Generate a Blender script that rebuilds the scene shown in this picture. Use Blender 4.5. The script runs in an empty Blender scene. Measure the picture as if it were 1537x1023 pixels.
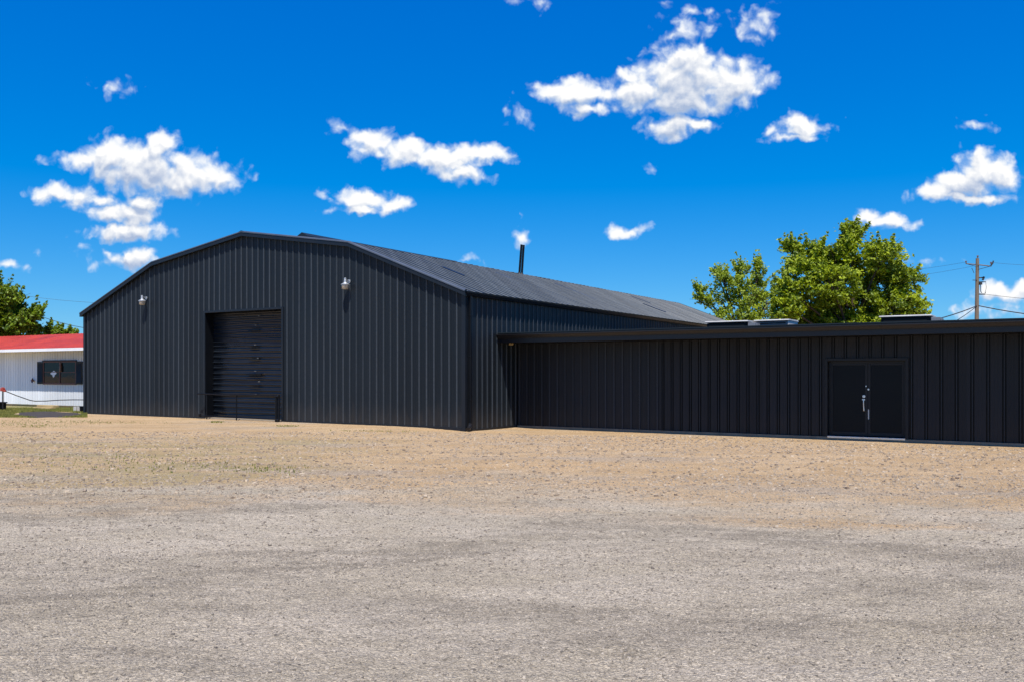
import bpy, math, random
import numpy as np
from mathutils import Vector, Matrix, noise as mnoise

SC = bpy.context.scene
COL = SC.collection
R = math.radians
F = 1326.0            # focal length in photo pixels
HZ = 559.0            # horizon row of the photo
EYE = 1.8
ANG = math.atan2(-0.5233, 0.8521)   # the warehouse front runs along this heading
CA, SA = math.cos(ANG), math.sin(ANG)
ORG = (-1.52, 28.4)   # right front corner of the warehouse

# ------------------------------------------------------------------ helpers
class MB:
    """collects boxes, bars, tubes and lathes; build() links them as ONE mesh"""
    def __init__(s): s.v = []; s.f = []; s.rib = []
    def poly(s, pts):
        n = len(s.v); s.v += [tuple(p) for p in pts]; s.f.append(tuple(range(n, n + len(pts))))
    def box(s, x0, x1, y0, y1, z0, z1, bev=0.0):
        n = len(s.v)
        s.v += [(x, y, z) for z in (z0, z1) for y in (y0, y1) for x in (x0, x1)]
        s.f += [tuple(n + i for i in q) for q in ((0,2,3,1),(4,5,7,6),(0,1,5,4),(2,6,7,3),(0,4,6,2),(1,3,7,5))]
    def prism(s, prof, axis, a0, a1):
        """closed 2-d profile swept along an axis ('x': profile is (y,z); 'y': profile is (x,z))"""
        n = len(s.v); k = len(prof)
        for a in (a0, a1):
            for p, q in prof:
                s.v.append((a, p, q) if axis == 'x' else ((p, a, q) if axis == 'y' else (p, q, a)))
        for i in range(k):
            j = (i + 1) % k
            s.f.append((n + i, n + j, n + k + j, n + k + i))
        s.f.append(tuple(n + i for i in range(k))[::-1]); s.f.append(tuple(n + k + i for i in range(k)))
    def tube(s, pts, rad, seg=8):
        pts = [Vector(p) for p in pts]; n = len(s.v); m = len(pts)
        if not hasattr(rad, '__len__'): rad = [rad] * m
        up = Vector((0.31, 0.17, 0.93))
        for i, p in enumerate(pts):
            d = (pts[min(i+1, m-1)] - pts[max(i-1, 0)]).normalized()
            a = d.cross(up)
            if a.length < 1e-3: a = d.cross(Vector((1, 0, 0)))
            a.normalize(); b = d.cross(a)
            for k in range(seg):
                t = 2 * math.pi * k / seg
                s.v.append(tuple(p + rad[i] * (math.cos(t) * a + math.sin(t) * b)))
        for i in range(m - 1):
            for k in range(seg):
                k2 = (k + 1) % seg
                s.f.append((n+i*seg+k, n+i*seg+k2, n+(i+1)*seg+k2, n+(i+1)*seg+k))
        s.f.append(tuple(n + k for k in range(seg))[::-1]); s.f.append(tuple(n + (m-1)*seg + k for k in range(seg)))
    def lathe(s, prof, c=(0, 0, 0), seg=20):
        n = len(s.v); m = len(prof)
        for r, z in prof:
            for k in range(seg):
                t = 2 * math.pi * k / seg
                s.v.append((c[0] + r * math.cos(t), c[1] + r * math.sin(t), c[2] + z))
        for i in range(m - 1):
            for k in range(seg):
                k2 = (k + 1) % seg
                s.f.append((n+i*seg+k, n+i*seg+k2, n+(i+1)*seg+k2, n+(i+1)*seg+k))
        s.f.append(tuple(n + k for k in range(seg))[::-1]); s.f.append(tuple(n + (m-1)*seg + k for k in range(seg)))
    def build(s, name, mat, parent=None, bevel=0.0, smooth=False):
        me = bpy.data.meshes.new(name); me.from_pydata(s.v, [], s.f); me.validate(); me.update()
        me.materials.append(mat)
        o = bpy.data.objects.new(name, me); COL.objects.link(o)
        if parent: o.parent = parent
        if smooth:
            for p in me.polygons: p.use_smooth = True
        if bevel:
            m = o.modifiers.new('bevel', 'BEVEL'); m.width = bevel; m.segments = 2; m.limit_method = 'ANGLE'
        return o

def tag(o, label=None, cat=None, group=None, kind=None):
    if label: o['label'] = label
    if cat: o['category'] = cat
    if group: o['group'] = group
    if kind: o['kind'] = kind
    return o

def empty(name, loc, rz=0.0):
    o = bpy.data.objects.new(name, None); o.empty_display_size = 0.3
    o.location = loc; o.rotation_euler = (0, 0, rz); COL.objects.link(o); return o

def copy_tree(o, parent=None):
    c = o.copy(); COL.objects.link(c); c.parent = parent
    for ch in list(o.children): copy_tree(ch, c)
    return c

def loc2w(x, y, z=0.0):     # building frame -> world
    return (ORG[0] + CA * x - SA * y, ORG[1] + SA * x + CA * y, z)
def w2loc(X, Y):
    dx, dy = X - ORG[0], Y - ORG[1]
    return CA * dx + SA * dy, -SA * dx + CA * dy
def at(px, py, Y):          # where a direction seen in the photo meets a given distance
    return ((px - 768.5) / F * Y, Y, EYE + (HZ - py) / F * Y)

# ------------------------------------------------------------------ materials
class NT:
    def __init__(s, nt): s.nt = nt
    def n(s, typ, **kw):
        nd = s.nt.nodes.new(typ)
        ins = kw.pop('ins', {})
        for k, v in kw.items(): setattr(nd, k, v)
        for k, v in ins.items():
            sock = nd.inputs[k]
            if isinstance(v, bpy.types.NodeSocket): s.nt.links.new(v, sock)
            else: sock.default_value = v
        return nd
    def math(s, op, a, b=0.0, c=0.0, clamp=False):
        nd = s.n('ShaderNodeMath', operation=op, use_clamp=clamp, ins={0: a, 1: b, 2: c}); return nd.outputs[0]
    def vmath(s, op, a, b=None, c=None):
        ins = {0: a}
        if b is not None: ins[1] = b
        if c is not None: ins[2] = c
        return s.n('ShaderNodeVectorMath', operation=op, ins=ins).outputs[0]
    def ramp(s, fac, a, b, lo=0.0, hi=1.0, smooth=True):
        nd = s.n('ShaderNodeMapRange', interpolation_type='SMOOTHSTEP' if smooth else 'LINEAR',
                 ins={0: fac, 1: a, 2: b, 3: lo, 4: hi}); return nd.outputs[0]
    def mix(s, fac, a, b, blend='MIX'):
        nd = s.n('ShaderNodeMix', data_type='RGBA', blend_type=blend)
        for k, v in ((0, fac), (6, a), (7, b)):
            if isinstance(v, bpy.types.NodeSocket): s.nt.links.new(v, nd.inputs[k])
            else: nd.inputs[k].default_value = v if k == 0 else (v[0], v[1], v[2], 1.0)
        return nd.outputs[2]
    def noise(s, vec, scale, detail=4.0, rough=0.55, dist=0.0):
        nd = s.n('ShaderNodeTexNoise', ins={'Vector': vec, 'Scale': scale, 'Detail': detail, 'Roughness': rough, 'Distortion': dist})
        return nd.outputs['Fac']

def newmat(name):
    m = bpy.data.materials.new(name); m.use_nodes = True
    nt = m.node_tree; bs = nt.nodes['Principled BSDF']
    return m, NT(nt), bs

def paint(name, col, rough=0.45, spec=0.5, metal=0.0, var=0.18, scale=1.6, dirt=0.0, dirtcol=(0.16, 0.12, 0.085), stretch=(1, 1, 1), bump=0.0, bscale=60, rib=None, joint_shade=(0.0012, 0.0013, 0.0016)):
    m, t, bs = newmat(name)
    tc = t.n('ShaderNodeTexCoord').outputs['Object']
    sv = t.vmath('MULTIPLY', tc, stretch)
    n1 = t.noise(sv, scale, 6, 0.6)
    n2 = t.noise(tc, scale * 14, 3, 0.6)
    f = t.math('MULTIPLY_ADD', n1, 1.4, t.math('MULTIPLY', n2, 0.6))
    f = t.ramp(f, 0.6, 1.4, 1 - var, 1 + var, False)
    c = t.mix(1.0, col, t.n('ShaderNodeCombineColor', ins={0: f, 1: f, 2: f}).outputs[0], 'MULTIPLY')
    if rib:   # each sheet came from the mill a little different
        xyz = t.n('ShaderNodeSeparateXYZ', ins={0: tc})
        sid = t.math('FLOOR', t.math('DIVIDE', t.math('ADD', xyz.outputs[0], xyz.outputs[1]), 0.915))
        wv = t.n('ShaderNodeTexWhiteNoise', noise_dimensions='1D', ins={'W': sid}).outputs['Value']
        f = t.ramp(wv, 0.0, 1.0, 0.84, 1.14, False)
        c = t.mix(1.0, c, t.n('ShaderNodeCombineColor', ins={0: f, 1: f, 2: f}).outputs[0], 'MULTIPLY')
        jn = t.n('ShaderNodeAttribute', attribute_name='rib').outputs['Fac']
        c = t.mix(t.ramp(jn, -0.3, -0.9), c, joint_shade)  # annex groove self-shadow painted in black; board seams get their dark joint colour
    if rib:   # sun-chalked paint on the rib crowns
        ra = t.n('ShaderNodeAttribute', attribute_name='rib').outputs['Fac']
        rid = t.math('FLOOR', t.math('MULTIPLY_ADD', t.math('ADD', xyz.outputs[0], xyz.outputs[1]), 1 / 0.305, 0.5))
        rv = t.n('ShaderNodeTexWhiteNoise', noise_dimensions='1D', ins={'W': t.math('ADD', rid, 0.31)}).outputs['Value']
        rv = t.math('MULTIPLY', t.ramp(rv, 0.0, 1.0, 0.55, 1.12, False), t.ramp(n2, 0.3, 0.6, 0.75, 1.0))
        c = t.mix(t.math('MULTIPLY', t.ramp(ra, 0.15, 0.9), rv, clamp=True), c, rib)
    if dirt > 0:
        z = t.n('ShaderNodeSeparateXYZ', ins={0: tc}).outputs[2]
        g = t.ramp(t.math('MULTIPLY_ADD', t.noise(t.vmath('MULTIPLY', tc, (3, 3, 0.8)), 1.5, 5), 1.2, z), 1.5, 0.35, 0.0, dirt)
        c = t.mix(g, c, dirtcol)
    t.nt.links.new(c, bs.inputs['Base Color'])
    r = t.ramp(n1, 0.3, 0.7, rough - 0.06, rough + 0.08, False)
    t.nt.links.new(r, bs.inputs['Roughness'])
    bs.inputs['Specular IOR Level'].default_value = spec
    bs.inputs['Metallic'].default_value = metal
    if bump:
        b = t.n('ShaderNodeBump', ins={'Strength': 0.5, 'Distance': bump, 'Height': t.noise(tc, bscale, 4)})
        t.nt.links.new(b.outputs[0], bs.inputs['Normal'])
    return m

M = {}
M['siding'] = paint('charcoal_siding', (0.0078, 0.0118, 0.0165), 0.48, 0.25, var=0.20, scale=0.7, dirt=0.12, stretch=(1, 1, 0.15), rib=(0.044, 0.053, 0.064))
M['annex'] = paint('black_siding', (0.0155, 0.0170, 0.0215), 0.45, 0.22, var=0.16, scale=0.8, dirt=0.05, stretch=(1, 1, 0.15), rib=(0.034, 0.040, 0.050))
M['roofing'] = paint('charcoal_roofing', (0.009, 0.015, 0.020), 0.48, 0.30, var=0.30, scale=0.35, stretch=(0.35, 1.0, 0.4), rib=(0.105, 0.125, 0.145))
M['trim'] = paint('charcoal_trim', (0.008, 0.011, 0.016), 0.38, 0.35, var=0.12)
M['dripedge'] = paint('drip_edge_highlight', (0.075, 0.088, 0.105), 0.38, 0.6, metal=0.2, var=0.2)  # sky highlight on the rounded rake edge put into a paler colour
M['blacktrim'] = paint('black_trim', (0.004, 0.005, 0.007), 0.42, 0.2, var=0.12)
M['gutter'] = paint('dark_gutter', (0.012, 0.012, 0.014), 0.35, 0.35, var=0.12)
M['shutter'] = paint('black_roller', (0.006, 0.009, 0.014), 0.30, 0.45, var=0.3, scale=1.0)
M['doortrim'] = paint('charcoal_door_trim', (0.0135, 0.015, 0.018), 0.4, 0.25, var=0.15)
M['doorpaint'] = paint('black_door_paint', (0.0022, 0.0036, 0.0060), 0.38, 0.18, var=0.1)
M['steel'] = paint('brushed_steel', (0.62, 0.64, 0.66), 0.3, 0.5, metal=1.0, var=0.1, scale=8)
M['alu'] = paint('galvanised_lamp_metal', (0.42, 0.44, 0.46), 0.42, 0.5, metal=0.55, var=0.15, scale=9)
M['whiteboards'] = paint('white_board_siding', (0.74, 0.76, 0.78), 0.6, 0.3, var=0.10, scale=0.9, stretch=(2, 2, 0.2), rib=(0.74, 0.76, 0.78), joint_shade=(0.22, 0.25, 0.29), dirt=0.10)
M['steelworn'] = paint('worn_bolt_steel', (0.17, 0.17, 0.17), 0.5, 0.4, metal=0.4, var=0.3, scale=20)
M['white'] = paint('white_painted_boards', (0.80, 0.81, 0.82), 0.6, 0.3, var=0.07, scale=0.9, stretch=(2, 2, 0.2))
M['redroof'] = paint('red_metal_roof', (0.36, 0.036, 0.018), 0.5, 0.3, var=0.30, scale=0.7)
M['redframe'] = paint('dark_red_frame', (0.10, 0.025, 0.022), 0.5, 0.5, var=0.2)
M['concrete'] = paint('old_concrete', (0.24, 0.20, 0.15), 0.9, 0.2, var=0.35, scale=2.5, bump=0.006)
M['wood'] = paint('weathered_pole_wood', (0.185, 0.145, 0.105), 0.85, 0.2, var=0.35, scale=3, stretch=(6, 6, 0.4), bump=0.01)
M['bark'] = paint('bark', (0.075, 0.055, 0.04), 0.9, 0.2, var=0.4, scale=4, bump=0.02)
M['capwhite'] = paint('white_cap_metal', (0.46, 0.445, 0.42), 0.6, 0.25, var=0.25)
M['unitdark'] = paint('dark_unit_casing', (0.008, 0.009, 0.010), 0.6, 0.15, var=0.2)
M['hoodgrey'] = paint('grey_hood_metal', (0.14, 0.15, 0.17), 0.5, 0.4, var=0.25)
M['unitgrey'] = paint('grey_unit_casing', (0.16, 0.16, 0.17), 0.6, 0.3, var=0.25)
M['cable'] = paint('black_cable', (0.025, 0.027, 0.03), 0.6, 0.4, var=0.2)
M['sticker'] = paint('white_sticker', (0.72, 0.74, 0.78), 0.6, 0.3, var=0.05)
M['redpaint'] = paint('faded_red_paint', (0.36, 0.055, 0.035), 0.6, 0.4, var=0.2)
M['timber'] = paint('yellowed_timber', (0.40, 0.30, 0.15), 0.85, 0.2, var=0.35, scale=3)
M['brown'] = paint('brown_glazed', (0.14, 0.07, 0.045), 0.4, 0.5, var=0.3, scale=6)

m, t, bs = newmat('lamp_glass')
bs.inputs['Base Color'].default_value = (0.62, 0.57, 0.46, 1); bs.inputs['Roughness'].default_value = 0.25
bs.inputs['Transmission Weight'].default_value = 0.35
tc = t.n('ShaderNodeTexCoord').outputs['Object']
b = t.n('ShaderNodeBump', ins={'Strength': 0.6, 'Distance': 0.01, 'Height': t.n('ShaderNodeTexWave', ins={'Vector': tc, 'Scale': 12.0}).outputs['Fac']})
t.nt.links.new(b.outputs[0], bs.inputs['Normal']); M['lampglass'] = m

m, t, bs = newmat('window_glass')
bs.inputs['Base Color'].default_value = (0.008, 0.011, 0.013, 1); bs.inputs['Roughness'].default_value = 0.06; bs.inputs['Specular IOR Level'].default_value = 0.16
tc = t.n('ShaderNodeTexCoord').outputs['Object']
b = t.n('ShaderNodeBump', ins={'Strength': 0.15, 'Distance': 0.02, 'Height': t.noise(tc, 1.5, 2)})
t.nt.links.new(b.outputs[0], bs.inputs['Normal']); M['glass'] = m

def leafmat(name, dark, light, trans=0.35):
    m, t, bs = newmat(name)
    at_ = t.n('ShaderNodeAttribute', attribute_name='tint').outputs['Fac']
    c = t.mix(at_, dark, light)
    t.nt.links.new(c, bs.inputs['Base Color'])
    bs.inputs['Roughness'].default_value = 0.5; bs.inputs['Specular IOR Level'].default_value = 0.35
    tr = t.n('ShaderNodeBsdfTranslucent', ins={'Color': t.mix(0.5, c, (light[0]*1.2, light[1]*1.2, light[2]*0.6))})
    ms = t.n('ShaderNodeMixShader', ins={0: trans, 1: bs.outputs[0], 2: tr.outputs[0]})
    t.nt.links.new(ms.outputs[0], t.nt.nodes['Material Output'].inputs['Surface'])
    return m
M['leafA'] = leafmat('leaf_yellow_green', (0.050, 0.100, 0.005), (0.37, 0.44, 0.012))
M['leafB'] = leafmat('leaf_fresh_green', (0.085, 0.155, 0.012), (0.40, 0.47, 0.030), 0.42)
M['leafC'] = leafmat('leaf_deep_green', (0.045, 0.095, 0.007), (0.24, 0.33, 0.014))
M['grass'] = leafmat('grass_blades', (0.12, 0.145, 0.025), (0.34, 0.33, 0.09), 0.3)

# ground: grey gravel near, orange tan dirt towards the buildings, weeds at the left
m, t, bs = newmat('gravel_lot')
geo = t.n('ShaderNodeTexCoord').outputs['Object']
sep = t.n('ShaderNodeSeparateXYZ', ins={0: geo}); X_, Y_ = sep.outputs[0], sep.outputs[1]
big = t.noise(t.vmath('MULTIPLY', geo, (0.55, 1.0, 1)), 0.26, 6, 0.62, 0.5)
med = t.noise(t.vmath('MULTIPLY', geo, (0.5, 1.2, 1)), 0.9, 6, 0.65)
fine = t.noise(geo, 7.0, 6, 0.7)
# distance of the dirt edge: about 13.5 m on the left, nearer on the right
edge = t.math('MULTIPLY_ADD', big, 19.0, t.math('MULTIPLY_ADD', med, 6.0, t.math('MULTIPLY_ADD', fine, 2.6, Y_)))
edge = t.math('ADD', edge, t.ramp(X_, 0.5, 5.0, 0.0, 2.6))
tan_f = t.ramp(edge, 25.2, 29.6)
vor = t.n('ShaderNodeTexVoronoi', feature='F1', ins={'Vector': geo, 'Scale': 34.0, 'Randomness': 1.0})
vor2 = t.n('ShaderNodeTexVoronoi', feature='F1', ins={'Vector': geo, 'Scale': 75.0, 'Randomness': 1.0})
vore = t.n('ShaderNodeTexVoronoi', feature='DISTANCE_TO_EDGE', ins={'Vector': geo, 'Scale': 34.0, 'Randomness': 1.0})
stone = t.n('ShaderNodeSeparateColor', ins={0: vor.outputs['Color']}).outputs[0]
stone2 = t.n('ShaderNodeSeparateColor', ins={0: vor2.outputs['Color']}).outputs[1]
sv = t.math('MULTIPLY_ADD', stone, 0.36, t.math('MULTIPLY_ADD', stone2, 0.34, 0.67))
grey = t.mix(t.ramp(med, 0.35, 0.65), (0.405, 0.340, 0.250), (0.465, 0.393, 0.300))
grey = t.mix(t.ramp(t.noise(geo, 0.5, 4), 0.5, 0.75, 0, 0.55), grey, (0.42, 0.345, 0.235))
# worn darker wheel tracks
trk = t.noise(t.vmath('MULTIPLY', geo, (0.30, 1.1, 1)), 0.70, 8, 0.72, 0.8)
def track(nx, ny, c, xa, xb, wd):
    d = t.math('ABSOLUTE', t.math('MULTIPLY_ADD', X_, nx, t.math('MULTIPLY_ADD', Y_, ny, t.math('MULTIPLY_ADD', t.math('SUBTRACT', med, 0.5), 2.6, -c))))
    m_ = t.math('MULTIPLY', t.ramp(d, wd, wd * 0.25), t.ramp(X_, xa, xb))
    return t.math('MULTIPLY', m_, t.ramp(t.noise(t.vmath('MULTIPLY', geo, (0.45, 1.0, 1)), 3.2, 8, 0.75), 0.36, 0.58, 0.0, 1.0))
tk = t.math('MAXIMUM', track(0.555, 0.832, 9.65, 0.8, 2.6, 0.75), t.math('MAXIMUM', track(-0.54, 0.84, 7.97, 1.5, -0.8, 0.6), track(-0.25, 0.97, 12.2, 1.0, -2.5, 0.55)))
tk = t.math('MAXIMUM', tk, t.math('MULTIPLY', track(0.20, 0.98, 6.6, -3.0, 0.0, 0.5), 0.8))
grey = t.mix(t.math('MAXIMUM', t.math('MULTIPLY', t.ramp(trk, 0.49, 0.64, 0, 0.75), t.ramp(t.noise(geo, 4.5, 7, 0.75), 0.36, 0.60, 0.15, 1.0)), t.math('MULTIPLY', tk, 0.7)), grey, (0.200, 0.165, 0.122))
dirt = t.mix(t.ramp(med, 0.36, 0.64), (0.425, 0.288, 0.155), (0.49, 0.350, 0.207))
sand = t.noise(t.vmath('MULTIPLY', geo, (0.25, 1.0, 1)), 0.55, 5, 0.6)
dirt = t.mix(t.ramp(sand, 0.52, 0.68, 0, 0.75), dirt, (0.49, 0.325, 0.17))
ex = t.math('DIVIDE', t.math('SUBTRACT', X_, 3.3), 2.9); ey = t.math('DIVIDE', t.math('SUBTRACT', Y_, 13.1), 1.35)
er = t.math('SQRT', t.math('ADD', t.math('MULTIPLY', ex, ex), t.math('MULTIPLY', ey, ey)))
er = t.math('ADD', er, t.math('MULTIPLY', t.math('SUBTRACT', med, 0.5), 1.8))
smooth_patch = t.ramp(er, 1.15, 0.5)
tan_f = t.math('MAXIMUM', tan_f, t.math('MULTIPLY', smooth_patch, 0.9))
dirt = t.mix(t.math('MULTIPLY', smooth_patch, 0.8), dirt, (0.46, 0.325, 0.19))
dirt = t.mix(t.ramp(trk, 0.52, 0.7, 0, 0.55), dirt, (0.27, 0.195, 0.125))
gp = t.noise(t.vmath('MULTIPLY', geo, (0.35, 1.0, 1)), 0.42, 6, 0.66)
dirt = t.mix(t.ramp(gp, 0.53, 0.66, 0, 0.7), dirt, (0.35, 0.29, 0.225))
# dry weedy ground on the left
weed = t.math('MULTIPLY', t.ramp(X_, -1.5, -6.0), t.math('MULTIPLY', t.ramp(Y_, 12.0, 14.0), t.ramp(Y_, 27.0, 22.0)))
weed = t.math('MULTIPLY', weed, t.ramp(t.noise(t.vmath('MULTIPLY', geo, (0.3, 1, 1)), 0.8, 6, 0.65), 0.36, 0.62))
dirt = t.mix(t.math('MULTIPLY', weed, 0.6), dirt, (0.27, 0.225, 0.105))
col = t.mix(tan_f, grey, dirt)
# farther off: rough grass beyond the lot
lx = t.math('MULTIPLY_ADD', X_, CA, t.math('MULTIPLY_ADD', Y_, SA, -(CA * ORG[0] + SA * ORG[1])))
ly = t.math('MULTIPLY_ADD', X_, -SA, t.math('MULTIPLY_ADD', Y_, CA, SA * ORG[0] - CA * ORG[1]))
ed = t.math('MULTIPLY_ADD', fine, 0.8, t.math('MULTIPLY_ADD', med, 1.4, ly))
far = t.math('MULTIPLY', t.ramp(ed, 1.3, 2.6), t.ramp(lx, -20.3, -20.6))
gcol = t.mix(t.ramp(med, 0.38, 0.60), (0.17, 0.18, 0.055), (0.36, 0.29, 0.15))
col = t.mix(far, col, gcol)
gap_shade = t.math('MULTIPLY', t.ramp(vore.outputs['Distance'], 0.0, 0.10, 0.62, 1.0), t.ramp(t.noise(geo, 26.0, 5, 0.72), 0.30, 0.50, 0.62, 1.06))  # crevice shade painted into the colour, along with damp fines between stones
sv = t.math('MULTIPLY', sv, t.math('MULTIPLY', gap_shade, 1.22))
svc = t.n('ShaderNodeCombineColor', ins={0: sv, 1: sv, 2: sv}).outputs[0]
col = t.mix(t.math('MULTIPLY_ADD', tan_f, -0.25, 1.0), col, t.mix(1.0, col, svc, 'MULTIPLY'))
t.nt.links.new(col, bs.inputs['Base Color'])
bs.inputs['Roughness'].default_value = 0.95; bs.inputs['Specular IOR Level'].default_value = 0.15
hgt = t.math('MULTIPLY_ADD', t.math('MINIMUM', vore.outputs['Distance'], 0.35), 0.9,
             t.math('MULTIPLY_ADD', t.noise(geo, 16, 7, 0.75), 1.3, t.math('MULTIPLY', t.noise(geo, 3.0, 5, 0.7), 2.2)))
bp = t.n('ShaderNodeBump', ins={'Strength': 1.0, 'Distance': 0.045, 'Height': hgt})
t.nt.links.new(bp.outputs[0], bs.inputs['Normal']); M['ground'] = m

m, t, bs = newmat('gravel_stone')
at_ = t.n('ShaderNodeAttribute', attribute_name='tint').outputs['Fac']
tn_ = t.n('ShaderNodeAttribute', attribute_name='tan').outputs['Fac']
c1 = t.mix(at_, (0.12, 0.10, 0.08), (0.40, 0.34, 0.265)); c2 = t.mix(at_, (0.17, 0.12, 0.08), (0.46, 0.36, 0.25))
t.nt.links.new(t.mix(tn_, c1, c2), bs.inputs['Base Color']); bs.inputs['Roughness'].default_value = 0.9
M['stone'] = m
M['asphalt'] = paint('old_asphalt', (0.055, 0.048, 0.047), 0.95, 0.1, var=0.3, scale=3, bump=0.01)

# ------------------------------------------------------------------ ground
def sst(e0, e1, x):
    tt = np.clip((x - e0) / (e1 - e0), 0, 1); return tt * tt * (3 - 2 * tt)
_tab = np.random.default_rng(77).random((8, 256, 256)) - 0.5
def vnoise(X, Y, sc, k):
    x, y = X * sc + 37.3 * k, Y * sc * 1.15 + 11.9 * k
    xi, yi = np.floor(x).astype(int), np.floor(y).astype(int); fx, fy = x - xi, y - yi
    fx, fy = fx * fx * (3 - 2 * fx), fy * fy * (3 - 2 * fy); T = _tab[k]
    a, b = T[yi % 256, xi % 256], T[yi % 256, (xi + 1) % 256]; c, d = T[(yi + 1) % 256, xi % 256], T[(yi + 1) % 256, (xi + 1) % 256]
    return (a * (1 - fx) + b * fx) * (1 - fy) + (c * (1 - fx) + d * fx) * fy
def gheight(X, Y):
    X = np.asarray(X, float); Y = np.asarray(Y, float)
    lx = CA * (X - ORG[0]) + SA * (Y - ORG[1]); ly = -SA * (X - ORG[0]) + CA * (Y - ORG[1])
    z = -0.13 * sst(-4.0, 2.2, ly) * sst(-2.5, 1.0, lx)
    # gentle undulation of the open lot, dying out at the walls
    w = sst(26, 17, Y)
    u = (np.sin(X*0.9+0.4*Y)*np.sin(Y*1.1-0.3*X+1.0)*0.018 + np.sin(X*2.3+1.7*Y+0.5)*np.sin(2.9*Y-X)*0.008
         + np.sin(5.1*X-3.3*Y)*np.sin(4.3*Y+2.7*X+2)*0.004)
    relief = 0.016 * vnoise(X, Y, 2.1, 1) + 0.012 * vnoise(X, Y, 5.0, 2) + 0.010 * vnoise(X, Y, 9.5, 3)
    near = sst(-3, 2, Y) * sst(34, 29, Y) * sst(19, 17, np.abs(X))
    return z + u * w + relief * near * np.where(ly < -0.05, 1.0, 0.35)

xs = np.unique(np.concatenate([np.linspace(-400, -40, 19), np.linspace(-40, -19, 43), np.linspace(-19, 19, 640), np.linspace(19, 40, 43), np.linspace(40, 400, 19)]))
ys = np.unique(np.concatenate([np.linspace(-120, 0, 13), np.linspace(0, 4, 33), np.linspace(4, 30, 434), np.linspace(30, 60, 61), np.linspace(60, 900, 22)]))
GX, GY = np.meshgrid(xs, ys); GZ = gheight(GX, GY)
def grid_mesh(name, GX, GY, GZ, mat):
    ny, nx = GX.shape
    me = bpy.data.meshes.new(name)
    idx = np.arange(nx * ny).reshape(ny, nx)
    quads = np.stack([idx[:-1, :-1], idx[:-1, 1:], idx[1:, 1:], idx[1:, :-1]], -1).reshape(-1, 4)
    return np_mesh(name, np.stack([GX, GY, GZ], -1).reshape(-1, 3), quads, mat, smooth=True)
def np_mesh(name, verts, faces, mat, attrs=None, smooth=False, parent=None):
    me = bpy.data.meshes.new(name)
    nf, k = faces.shape
    me.vertices.add(len(verts)); me.vertices.foreach_set('co', verts.astype(np.float32).ravel())
    me.loops.add(nf * k); me.loops.foreach_set('vertex_index', faces.astype(np.int32).ravel())
    me.polygons.add(nf); me.polygons.foreach_set('loop_start', np.arange(0, nf * k, k, dtype=np.int32))
    me.update(calc_edges=True)
    me.polygons.foreach_set('use_smooth', np.full(nf, smooth, dtype=bool))
    for an, av in (attrs or {}).items():
        a = me.attributes.new(an, 'FLOAT', 'POINT'); a.data.foreach_set('value', av.astype(np.float32))
    me.materials.append(mat)
    o = bpy.data.objects.new(name, me); COL.objects.link(o)
    if parent: o.parent = parent
    return o
g = grid_mesh('ground', GX, GY, GZ, M['ground']); tag(g, kind='structure')

# loose gravel stones lying on the lot
rng = np.random.default_rng(11)
def stones(n, y0, y1, smin, smax, tan, p=1.0):
    yy = y0 + (y1 - y0) * rng.random(n) ** p
    xx = (rng.random(n) * 2 - 1) * (0.62 * yy + 1.2)
    ss = smin + (smax - smin) * rng.random(n) ** 3
    return xx, yy, ss, np.full(n, tan)
parts = [stones(46000, 4.2, 9.0, 0.005, 0.019, 0.0, 0.8), stones(34000, 8.0, 15.5, 0.008, 0.026, 0.15, 0.8),
         stones(26000, 12.5, 27.0, 0.012, 0.055, 0.85, 0.8)]
px_, py_, ps_, pt_ = [np.concatenate(a) for a in zip(*parts)]
llx, lly = w2loc(px_, py_)
keep = (lly < -0.25) | ((llx > 0.3) & (lly < 2.6)); px_, py_, ps_, pt_ = px_[keep], py_[keep], ps_[keep], pt_[keep]
n = len(px_)
cube = np.array([[-1,-1,-1],[1,-1,-1],[1,1,-1],[-1,1,-1],[-1,-1,1],[1,-1,1],[1,1,1],[-1,1,1]], float) * 0.6
cf = np.array([[0,3,2,1],[4,5,6,7],[0,1,5,4],[1,2,6,5],[2,3,7,6],[3,0,4,7]])
V = cube[None] * (1 + 0.45 * (rng.random((n, 8, 3)) - 0.5)) * np.stack([0.7 + 0.7*rng.random(n), 0.6 + 0.5*rng.random(n), 0.35 + 0.35*rng.random(n)], -1)[:, None]
V[:, 4:, :2] *= 0.72
th = rng.random(n) * 6.283; c_, s_ = np.cos(th)[:, None], np.sin(th)[:, None]
tl = (rng.random((n, 1)) - 0.5) * 0.7
vx, vy, vz = V[..., 0], V[..., 1], V[..., 2]
vx, vz = vx * np.cos(tl) + vz * np.sin(tl), -vx * np.sin(tl) + vz * np.cos(tl)
VX = (c_ * vx - s_ * vy) * ps_[:, None] + px_[:, None]; VY = (s_ * vx + c_ * vy) * ps_[:, None] + py_[:, None]
VZ = vz * ps_[:, None] + (gheight(px_, py_) + 0.12 * ps_)[:, None]
tint = np.repeat(np.clip(rng.normal(0.5, 0.25, n), 0, 1), 8)
FC = (cf[None] + 8 * np.arange(n)[:, None, None]).reshape(-1, 4)
st = np_mesh('gravel', np.stack([VX, VY, VZ], -1).reshape(-1, 3), FC, M['stone'], {'tint': tint, 'tan': np.repeat(pt_, 8)})
tag(st, 'loose grey and tan gravel stones scattered over the lot', 'gravel', kind='stuff')

# ------------------------------------------------------------------ the warehouse
WL, LEN, EH, BX, BH, RH = 20.4, 31.5, 4.41, 4.84, 6.30, 7.10
def roofz(x):
    d = min(x + WL, -x)
    return EH + (BH - EH) * d / BX if d < BX else BH + (RH - BH) * (d - BX) / (WL / 2 - BX)

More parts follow.
